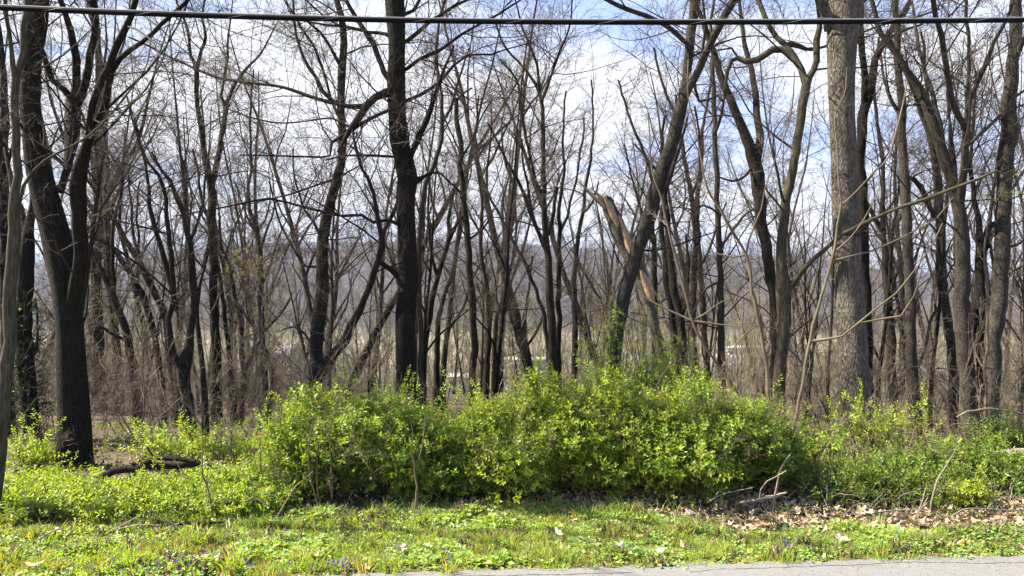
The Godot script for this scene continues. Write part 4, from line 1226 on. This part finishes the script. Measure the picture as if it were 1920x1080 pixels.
func dead_leaf_mesh(s: int, mat: Material) -> ArrayMesh:
	rng.seed = s
	var g := Geo.new()
	var rim := []
	for k in 14:      # a lobed outline, curled
		var a := TAU * k / 14.0
		var lob := 1.0 if k % 2 == 0 else rnd(0.55, 0.8)
		var p := Vector3(cos(a) * 0.5 * (0.85 if k % 7 else 1.1), 0, sin(a) * 0.27 * lob)
		p.y = 0.9 * p.x * p.x * rnd(0.3, 1.0) + absf(p.z) * rnd(-0.2, 0.7)
		rim.append(p)
	for k in 14:
		g.tri(Vector3(0, 0.0, 0), rim[k], rim[(k + 1) % 14], Color.WHITE * rnd(0.85, 1.1))
	return g.mesh(mat)

func make_verge() -> void:
	var tuft := [tuft_mesh(401, 13, 0.10, 0.05, 0.007, mats.leaf), tuft_mesh(402, 11, 0.16, 0.05, 0.008, mats.leaf)]
	var ros := [rosette_mesh(411, 12, 0.041, mats.leaf), rosette_mesh(412, 9, 0.055, mats.leaf), rosette_mesh(413, 16, 0.030, mats.leaf)]
	var dead := [dead_leaf_mesh(421, mats.litter), dead_leaf_mesh(422, mats.litter), dead_leaf_mesh(423, mats.litter)]
	# nettle spires: stacked small leaves, purplish at the tip
	rng.seed = 431
	var sg := Geo.new()
	for k in 7:
		for j in 4:
			var a := j * PI / 2 + k * 0.8
			var tint := Color(0.75, 1, 0.8).lerp(Color(1.1, 0.62, 1.0), k / 6.0)
			sg.leaf(Vector3(0, 0.012 + k * 0.013, 0), Vector3(cos(a), 0.1 - k * 0.05, sin(a)).normalized(), Vector3.UP, 0.024 - k * 0.0018, 0.017, 0.2, tint)
	var spire := sg.mesh(mats.leaf)
	rng.seed = 61
	var patch := noise_of(FastNoiseLite.TYPE_SIMPLEX_SMOOTH, 0.9, 3, 71)
	var lists := []
	var cols := []
	for k in 9:
		lists.append([] as Array[Transform3D])
		cols.append(PackedColorArray())
	for k in 30000:
		var x := rnd(-7.5, 8.2)
		var e := road_edge(x)
		var t := rng.randf()
		var d := e - 0.05 + t * 2.15
		var right := smoothstep(0.8, 2.6, x)
		var limit := lerpf(1.68, 0.78, right) - 0.22 * smoothstep(-2.8, -4.6, x) + patch.get_noise_2d(x * 0.8, 40.0) * 0.35
		if d - e > limit and rng.randf() > 0.05:
			continue
		var p := patch.get_noise_2d(x, d * 1.6)
		var p2 := patch.get_noise_2d(x * 0.6 + 30.0, d)
		if d - e < 0.14 and rng.randf() < 0.72:
			continue
		if p2 < -0.30 and rng.randf() < 0.7:
			continue
		var kind := 0
		var r := rng.randf()
		if p > 0.1:
			kind = 2 if r < 0.4 else 3 if r < 0.7 else 0
		elif p > -0.15:
			kind = 0 if r < 0.4 else 4 if r < 0.75 else 2
		else:
			kind = 1 if r < 0.25 else 0 if r < 0.65 else 4
		if p2 > -0.05 and rng.randf() < 0.26:
			kind = 5
		(lists[kind] as Array).append(stand(on_ground(x, d) + Vector3(0, -0.004, 0), Vector3.UP + ball() * 0.3, rnd(0.55, 1.05) * (1.0 + 0.7 * maxf(0.0, patch.get_noise_2d(x * 1.7 + 9.0, d * 1.7)) * 2.0)))
		var g := rnd(0.75, 1.25)
		var yel := rnd(0.8, 1.3)
		var c := Color(0.30 * yel, 0.41, 0.10) if kind < 2 else Color(0.285 * yel, 0.42, 0.11)
		if kind == 5:
			c = Color(0.15, 0.15, 0.07)
		if kind < 2 and rng.randf() < 0.2:
			c = Color(0.38, 0.30, 0.15)
		cols[kind].append(c * g)
	# small leafy plants on the wood floor behind the shrubs
	var low: Array[Transform3D] = []
	var low_cols := PackedColorArray()
	for k in 5600:
		var d := rnd(8.6, 18.0)
		var x := rnd(-0.8, 0.8) * d
		if patch.get_noise_2d(x * 0.5 + 70.0, d * 0.5) < (-0.30 if x < -1.5 else 0.05):
			continue
		low.append(stand(on_ground(x, d), Vector3.UP + ball() * 0.6, rnd(0.6, 1.3)))
		low_cols.append(Color(0.15, 0.20, 0.045) * rnd(0.5, 1.4))
	tag(many("ground_cover", sprigs[1], low, low_cols), "scattered green seedlings on the shaded wood floor")
	# dead leaves: thick at the right under the shrubs, thin elsewhere and over the wood floor
	for k in 13000:
		var x := rnd(-8.0, 9.5)
		var d := rnd(6.0, 13.0) if k > 5500 else rnd(6.7, 8.9)
		if k <= 5500:
			x = rnd(0.3, 8.5)
		var e := road_edge(x)
		if d < e + 0.02:
			continue
		var grassy: float = lerpf(1.75, 0.74, smoothstep(0.8, 2.6, x))
		if d - e < grassy and rng.randf() > (0.10 if d - e > 0.12 else 0.3):
			continue
		var kind := 6 + rng.randi() % 3
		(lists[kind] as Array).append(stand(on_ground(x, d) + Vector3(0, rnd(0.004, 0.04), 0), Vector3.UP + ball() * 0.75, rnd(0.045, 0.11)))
		var g := rnd(0.6, 1.25)
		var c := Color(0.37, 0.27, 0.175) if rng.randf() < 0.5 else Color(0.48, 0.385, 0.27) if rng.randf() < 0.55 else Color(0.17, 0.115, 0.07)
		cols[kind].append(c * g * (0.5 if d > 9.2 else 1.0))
	var called := ["grass", "grass", "ground_cover", "ground_cover", "ground_cover", "nettle_cover", "fallen_leaves", "fallen_leaves", "fallen_leaves"]
	var said := ["short bright green grass along the road edge", "longer grass blades scattered through the verge", "small leaved ground cover in the verge", "broad leaved ground cover in the verge", "fine leaved ground cover in the verge", "dull green and purple nettle spires in the verge", "curled tan dead leaves under the shrubs", "curled brown dead leaves under the shrubs", "curled pale dead leaves under the shrubs"]
	var meshes := [tuft[0], tuft[1], ros[0], ros[1], ros[2], spire, dead[0], dead[1], dead[2]]
	for k in 9:
		var w: Array[Transform3D] = []
		w.assign(lists[k])
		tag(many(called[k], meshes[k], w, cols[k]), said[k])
	# violets: three to five flowers over heart shaped leaves
	var spots := [[228, 1062], [300, 1058], [327, 1050], [384, 1049], [402, 1046], [345, 1068], [362, 1060], [290, 1068], [418, 1052], [462, 1066], [542, 1060], [622, 1066], [632, 1070], [645, 1076], [565, 1043], [834, 1046], [1168, 1033], [1176, 1039], [1288, 1031], [1307, 1027], [1455, 1036], [1467, 1024], [1473, 1046], [1486, 1029], [1673, 1003], [1682, 1008], [1690, 1036], [1706, 1027], [1900, 1029]]
	rng.seed = 88
	var proto: Node3D
	var order := []
	for k in spots.size():
		var dd: float = EYE * F / (spots[k][1] + 8.0 - 540.0)
		var x: float = (spots[k][0] - 960.0) / F * dd
		dd = maxf(dd, road_edge(x) + 0.07)
		var o: Node3D
		if proto == null:
			o = base("violet", Vector3.ZERO, "", "flower")
			for f in 3:
				var pg := Geo.new()
				var head := Vector3(rnd(-0.05, 0.05), rnd(0.06, 0.125), rnd(-0.05, 0.06))
				for j in 5:
					var a := TAU * j / 5.0 + 0.3
					pg.leaf(head, Vector3(cos(a), sin(a), 0.35).normalized(), Vector3(0, 0, 1), 0.016, 0.013, 0.1)
				obj("petals", pg.mesh(mats.flower), o)
				var st := Geo.new()
				st.tube(PackedVector3Array([Vector3(head.x * 0.3, 0, 0), head * Vector3(0.8, 0.7, 0.6), head]), PackedFloat32Array([0.0013, 0.0011, 0.001]), 4)
				obj("stalk", st.mesh(mats.stem), o)
			var lg := Geo.new()
			for j in 7:
				var a := j * 2.4
				lg.leaf(Vector3(cos(a) * 0.03, rnd(0.02, 0.06), sin(a) * 0.03), Vector3(cos(a), 0.15, sin(a)).normalized(), Vector3.UP, 0.045, 0.04, 0.2, Color(0.10, 0.20, 0.035))
			obj("leaves", lg.mesh(mats.leaf), o, "stuff")
			proto = o
		else:
			o = copy_of(proto)
		o.position = on_ground(x, dd)
		o.rotation.y = rnd(-1.9, 1.9)
		o.scale = Vector3.ONE * rnd(0.7, 1.15)
		order.append([spots[k][0], o])
	order.sort_custom(func(a, b): return a[0] < b[0])
	for k in order.size():
		tag(order[k][1], "small purple violet, %s from the left along the verge" % ordinal(k + 1), "flower", "violets in the verge")
	# larger pale dead leaves lying singly on the grass
	var singles := [[752, 1042, 0.17, "curled"], [590, 1058, 0.14, "flat"], [66, 1074, 0.15, "whitish"], [800, 1036, 0.10, "narrow"], [1048, 1012, 0.12, "tan"], [1160, 1038, 0.12, "papery"], [1576, 1022, 0.15, "brown cupped"], [1630, 1000, 0.14, "pale cupped"], [672, 980, 0.12, "straw coloured"], [186, 1008, 0.13, "sunlit"], [865, 1000, 0.11, "small"], [1240, 1046, 0.11, "yellowish"]]
	for e in singles:
		var dd: float = EYE * F / (e[1] - 540.0)
		var x: float = (e[0] - 960.0) / F * dd
		dd = maxf(dd, road_edge(x) + 0.06)
		var o := obj("dead_leaf", dead[rng.randi() % 3])
		o.material_override = plain(Color(0.52, 0.40, 0.28) * rnd(0.8, 1.15), 0.8)
		o.position = on_ground(x, dd) + Vector3(0, 0.07, 0)
		o.rotation = Vector3(rnd(-0.5, 0.5), rnd(0, TAU), rnd(-0.5, 0.5))
		o.scale = Vector3.ONE * e[2]
		var near_to := "left" if e[0] < 640 else "middle" if e[0] < 1280 else "right"
		tag(o, "%s dead leaf lying on the %s grass of the verge" % [e[3], near_to], "leaf")
	# strap leaved plants and tall grass at the foot of the shrubs
	var strap := tuft_mesh(441, 22, 0.36, 0.10, 0.022, mats.leaf)
	var blades := tuft_mesh(442, 26, 0.30, 0.08, 0.010, mats.leaf)
	for e in [[490, 968, 1.0, 0, "dark strap leaved plant at the foot of the low left shrubs"], [735, 968, 0.8, 1, "tuft of tall grass left of the pale bent stem"], [768, 964, 0.95, 1, "tuft of tall grass touching the pale bent stem"], [1208, 962, 0.8, 1, "tuft of tall grass at the foot of the biggest shrub"], [1462, 992, 0.55, 0, "small dark strap leaved plant on the edge of the dry leaves"], [1648, 982, 0.6, 1, "thin upright grass tuft on the right dry leaves"]]:
		var dd: float = EYE * F / (e[1] + 4.0 - 540.0)
		var x: float = (e[0] - 960.0) / F * dd
		var plant := base("grass_plant", on_ground(x, dd), e[4], "plant")
		var bl := obj("blades", strap if e[3] == 0 else blades, plant, "stuff")
		bl.material_override = plain(Color(0.045, 0.10, 0.028) if e[3] == 0 else Color(0.15, 0.24, 0.05), 0.5)
		plant.scale = Vector3.ONE * e[2]
		plant.rotation.y = rnd(0, TAU)

func make_grit() -> void:
	rng.seed = 123
	var pebble := Geo.new()
	var top := Vector3(0, 0.6, 0)
	for k in 5:
		var a := TAU * k / 5.0
		var b := TAU * (k + 1) / 5.0
		pebble.tri(top, Vector3(cos(a), 0.0, sin(a) * 0.8), Vector3(cos(b), 0.0, sin(b) * 0.8))
	var m := pebble.mesh(mats.litter)
	var list: Array[Transform3D] = []
	var cols := PackedColorArray()
	for k in 2600:
		var x := rnd(-3.5, 6.5)
		var off := pow(rng.randf(), 2.2) * 1.6
		var z := -road_edge(x) + off + 0.02
		list.append(stand(Vector3(x, 0.024 + 0.03 * minf(off, 3.0) / 3.0, z), Vector3.UP + ball() * 0.2, rnd(0.002, 0.0075)))
		cols.append((Color(0.07, 0.06, 0.05) if rng.randf() < 0.5 else Color(0.30, 0.24, 0.17)) * rnd(0.7, 1.3))
	tag(many("road_grit", m, list, cols), "grit and crumbs scattered along the pavement edge")
	# tar filled cracks
	for path in [[-0.55, 0.10, 1.6, 0.12, "longest"], [1.5, 0.20, 1.9, -0.05, "middle"], [3.4, 0.12, 1.3, 0.05, "rightmost"]]:
		var g := Geo.new()
		var x: float = path[0]
		var off: float = path[1]
		var p := Vector3(x, 0, 0)
		var pts := PackedVector3Array()
		for k in 40:
			x += path[2] / 40.0
			off = maxf(off + rnd(-0.012, 0.012) + path[3] / 40.0, 0.05)
			pts.append(Vector3(x, 0.0225 + 0.03 * off / 3.0, -road_edge(x) + off))
		for k in 39:
			var w := Vector3(0, 0.0015, 0.0035 * (0.5 + rng.randf()))
			g.quad(pts[k] - w * Vector3(0, -1, 1), pts[k + 1] - w * Vector3(0, -1, 1), pts[k + 1] + w, pts[k] + w)
		tag(obj("road_crack", g.mesh(plain(Color(0.03, 0.03, 0.03), 0.8)), null, "structure"), "%s thin dark crack in the pavement" % path[4])

func make_sticks() -> void:
	rng.seed = 99
	make_grit()
	var wood := "fallen branch"
	stick("fallen_branch", "large fallen black branch lying over the low left shrubs", wood, 8.25, mats.rotten, ["152 910 9, 170 905 11, 192 893 13, 215 883 14, 238 880 15, 259 880 16, 275 874 15, 305 873 14, 337 872 13, 375 868 12", "262 878 11, 275 868 10, 290 860 11, 312 859 11, 337 861 10, 365 866 8", "275 875 9, 262 872 9, 249 869 8", "259 885 10, 247 893 9, 233 905 8, 230 915 7, 229 926 6", "290 860 6, 283 850 5, 276 838 4"], "", 0.15)
	stick("fallen_branch", "long dry dark branch on the verge left of the strap leaved plant", wood, 7.12, mats.rotten, ["292 988 4, 318 985 6, 345 981 7, 380 980 7, 420 979 5", "345 981 4, 352 972 3, 350 964 2"], "", 0.1)
	stick("fallen_branch", "bleached stick slanting over the long dry dark branch", wood, 7.05, mats.dead, ["302 968 4, 315 977 4, 328 984 4, 341 991 5", "307 994 3, 322 987 4, 336 981 3"], "", 0.2)
	stick("fallen_branch", "long bleached stick at the edge of the left verge", wood, 6.95, mats.dead, ["163 1008 3, 190 1003 4, 215 992 4, 235 982 4, 258 969 3", "205 997 3, 230 990 3, 262 984 3, 300 985 2"], "", 0.2)
	stick("fallen_branch", "thin grey stick pointing up from the far left grass", wood, 6.72, mats.dead, ["48 1026 3, 68 1014 4, 85 1003 4, 111 990 3", "76 994 3, 84 1000 3, 89 1008 3"], "", 0.2)
	stick("dry_stem", "long straight pale stem leaning across the knee high shrub", "stem", 7.45, mats.dead, ["521 967 4, 538 938 4, 555 911 4, 572 897 3, 587 884 3"], "", 0.2)
	stick("dry_stem", "forked dead twig above the strap leaved plant", "stem", 7.4, mats.dead, ["455 942 3, 475 933 4, 490 940 4, 506 951 4", "475 933 3, 476 915 3, 470 900 2"], "", 0.2)
	stick("vine", "taller of the two bare vine stems before the tall shrubs", "vine", 7.8, mats.stem, ["601 962 6, 594 938 6, 585 909 5, 579 865 5, 580 830 4, 585 806 3, 594 780 3"], "", 0.1)
	stick("vine", "thinner of the two bare vine stems before the tall shrubs", "vine", 7.82, mats.stem, ["603 962 5, 597 930 5, 594 900 4, 595 860 4, 598 828 3"], "", 0.1)
	stick("vine", "brown double stem in the tall left shrub", "vine", 7.85, mats.stem, ["623 935 5, 622 890 5, 620 850 4, 618 815 4, 622 780 3"], "", 0.1)
	stick("bent_sapling", "pale bent stem standing before the tall shrubs", "sapling", 7.6, mats.pale, ["778 968 8, 781 945 7, 782 924 7, 780 900 6, 777 878 6, 782 866 5, 788 850 4, 795 815 4, 797 775 3", "780 880 4, 772 850 3, 774 810 3, 768 780 2"], "", 0.05)
	stick("seedling", "slim seedling with an orange tip left of the knee high shrub", "sapling", 7.4, mats.stem, ["400 962 4, 393 930 4, 388 910 4, 380 891 4, 379 860 3, 381 826 3", "387 908 3, 400 885 2, 410 868 2"], "", 0.05)
	stick("seedling", "slim seedling with an orange tip over the knee high shrub", "sapling", 8.0, mats.stem, ["490 930 4, 489 890 3, 488 850 3, 487 820 3"], "", 0.05)
	for e in [[381, 822, 7.4, 0], [487, 816, 8.0, 1]]:
		var tip := Geo.new()
		for k in 7:
			tip.leaf(Vector3.ZERO, (Vector3.UP + ball()).normalized(), ball(), rnd(0.03, 0.05), 0.02, 0.2)
		var owner_: Node3D
		for o in get_children():
			if String(o.name).begins_with("seedling") and o.has_meta("label") and (str(o.get_meta("label")).contains("left of") == (e[3] == 0)):
				owner_ = o
		var m := obj("young_leaves", tip.mesh(plain(Color(0.50, 0.10, 0.03), 0.6)), owner_)
		m.position = at(e[0], e[1], e[2]) - owner_.position
	# right: stakes, stalks, vines and the log
	stick("stake", "short brown cut stake in the dry leaves under the rounded shrub", "stake", 7.55, mats.brown, ["1367 975 8, 1366 957 8, 1364 940 8"], "", 0.0)
	stick("stake", "short thin stake in the dry leaves below the grey oak", "stake", 7.55, mats.brown, ["1542 974 6, 1542 960 6, 1541 945 5"], "", 0.0)
	stick("stake", "stubby broken stalk in the shade under the dense shrub", "stake", 7.75, mats.dead, ["1313 958 4, 1313 951 4, 1313 944 3"], "", 0.0)
	stick("fallen_branch", "weathered grey stick lying across the foot of the rounded shrub", wood, 7.75, mats.dead, ["1378 945 5, 1400 940 7, 1420 937 7, 1450 930 7, 1474 924 6"], "", 0.15)
	stick("fallen_branch", "curved bleached twig poking out under the dense shrub", wood, 7.7, mats.dead, ["1326 942 5, 1335 936 5, 1345 931 4, 1362 924 4, 1381 920 3, 1412 915 3", "1333 940 3, 1341 930 3, 1349 920 3"], "", 0.15)
	stick("vine", "looping dry vine rising at the right end of the tall mass", "vine", 7.7, mats.dead, ["1446 970 5, 1449 950 5, 1451 938 5, 1455 915 5, 1459 896 4, 1467 872 4, 1482 852 3", "1424 934 4, 1426 918 3, 1438 903 3, 1459 892 4, 1475 882 3", "1398 963 3, 1412 950 4, 1423 936 4, 1432 926 3, 1442 952 3"], "", 0.2)
	stick("dry_stem", "crossed pale stalks standing in the right dry leaves", "stem", 7.5, mats.dead, ["1708 982 4, 1716 968 4, 1725 952 4, 1731 935 4, 1735 916 3", "1711 980 3, 1722 962 4, 1732 946 3, 1740 932 3"], "", 0.1)
	stick("dry_stem", "tall bleached bent stalk before the dark green right shrub", "stem", 7.7, mats.dead, ["1744 973 4, 1745 955 4, 1746 940 5, 1751 922 5, 1758 900 5, 1773 875 4, 1784 858 4, 1793 842 3, 1792 832 3, 1787 821 3"], "", 0.1)
	stick("fallen_branch", "thin pale twig lying flat beside the crossed stalks", wood, 7.6, mats.dead, ["1636 962 3, 1655 959 4, 1675 957 4, 1700 956 4, 1724 955 3"], "", 0.1)
	stick("fallen_branch", "long pale twig arching over the little bright shrub", wood, 7.6, mats.dead, ["1774 975 3, 1788 965 4, 1805 956 4, 1831 953 4, 1870 956 4, 1916 957 3"], "", 0.1)
	stick("dry_stem", "slanting dry stalk right of the little bright shrub", "stem", 7.6, mats.dead, ["1868 972 4, 1855 959 4, 1835 939 3", "1850 955 3, 1862 940 3, 1866 925 2"], "", 0.1)
	stick("dry_stem", "slanting dry stalk at the right edge under the log", "stem", 8.2, mats.dead, ["1925 945 4, 1900 928 4, 1885 915 3, 1874 904 3", "1893 922 3, 1896 908 3, 1905 900 2"], "", 0.1)
	stick("fallen_log", "weathered grey log lying at the right edge behind the shrubs", "log", 9.6, mats.dead, ["1838 857 20, 1860 856 22, 1890 853 22, 1920 851 21, 1975 848 20"], "", 0.02)
	stick("fallen_branch", "arched fallen limb before the far right clump", wood, 10.4, mats.dead, ["1794 782 4, 1808 774 6, 1825 770 6, 1845 767 6, 1867 767 6, 1895 771 6, 1925 777 6, 1960 786 5"], "", 0.1)
	stick("dry_stem", "thin pale bent shoot over the rounded shrub", "stem", 8.0, mats.dead, ["1316 828 3, 1335 821 3, 1360 820 3, 1395 823 2"], "", 0.05)
	# tangle of dry runners hanging before the low tangled shrub, drawn by chance: one mass
	var g := Geo.new()
	for k in 190:
		var s := rnd(1470, 1915) if k < 150 else rnd(120, 560)
		var dd := rnd(7.75, 8.5)
		var o := Vector3((s - 960.0) / F * dd, rnd(0.0, 0.06), -dd)
		var dir := (Vector3(rnd(-1, 1), rnd(0.3, 1.3), rnd(-0.6, 0.3))).normalized()
		var q := []
		var n := 6
		var l := rnd(0.25, 0.75)
		for j in n:
			q.append(Vector4(o.x, maxf(o.y, 0.01), o.z, lerpf(0.0045, 0.0022, j / 5.0)))
			dir = (dir + ball() * 0.35 + Vector3.DOWN * 0.22).normalized()
			o += dir * l / n
		var sp := split4(curve(q, 0.08))
		g.tube(sp[0], sp[1], 4)
	tag(obj("dry_brush", g.mesh(mats.dead), null, "stuff"), "tangle of dry tan runners at the foot of the shrubs")

func make_cable() -> void:
	var root := base("cable", at(960, 41, 5.7), "black bundled cable lashed to a steel strand, sagging across the sky", "cable")
	var pts := []
	for k in 61:
		var x := lerpf(-1400.0, 3400.0, k / 60.0)
		var y := 42.0 - pow((x - 1200.0) / 1200.0, 2.0) * 27.5 if x < 1200.0 else 42.0 - pow((x - 1200.0) / 720.0, 2.0) * 4.5
		var d := 5.7 + 0.073 * (x - 960.0) / F * 5.7
		pts.append(at(x, y, d) - root.position)
	var rubber := plain(Color(0.006, 0.006, 0.0065), 0.75)
	rubber.metallic_specular = 0.2
	var steel := plain(Color(0.30, 0.30, 0.30), 0.6)
	var lay := func(off: Vector2, r: float, turns: float, k: int, mat: Material, called: String) -> void:
		var p := PackedVector3Array()
		var rr := PackedFloat32Array()
		var n := 60 * (14 if turns > 0.0 else 3)
		for a in n + 1:
			var f := float(a) / n * 60.0
			var b: Vector3 = pts[mini(int(f), 59)].lerp(pts[mini(int(f), 59) + 1], f - mini(int(f), 59))
			var w := turns * f
			var o2 := off.rotated(w) if turns > 0.0 else off
			p.append(b + Vector3(0, o2.y, o2.x) + (Vector3(0, 0.010, 0) if turns > 0.0 else Vector3.ZERO))
			rr.append(r)
		var g := Geo.new()
		g.tube(p, rr, k)
		obj(called, g.mesh(mat), root)
	lay.call(Vector2(0, 0.0), 0.0155, 0.0, 12, rubber, "sheath")
	lay.call(Vector2(0.004, 0.020), 0.0055, 0.0, 8, steel, "strand")
	lay.call(Vector2(0.010, -0.0205), 0.005, 0.0, 8, rubber, "drop_wire")
	lay.call(Vector2(0.0, 0.0245), 0.0012, 2.9, 4, steel, "lashing_wire")
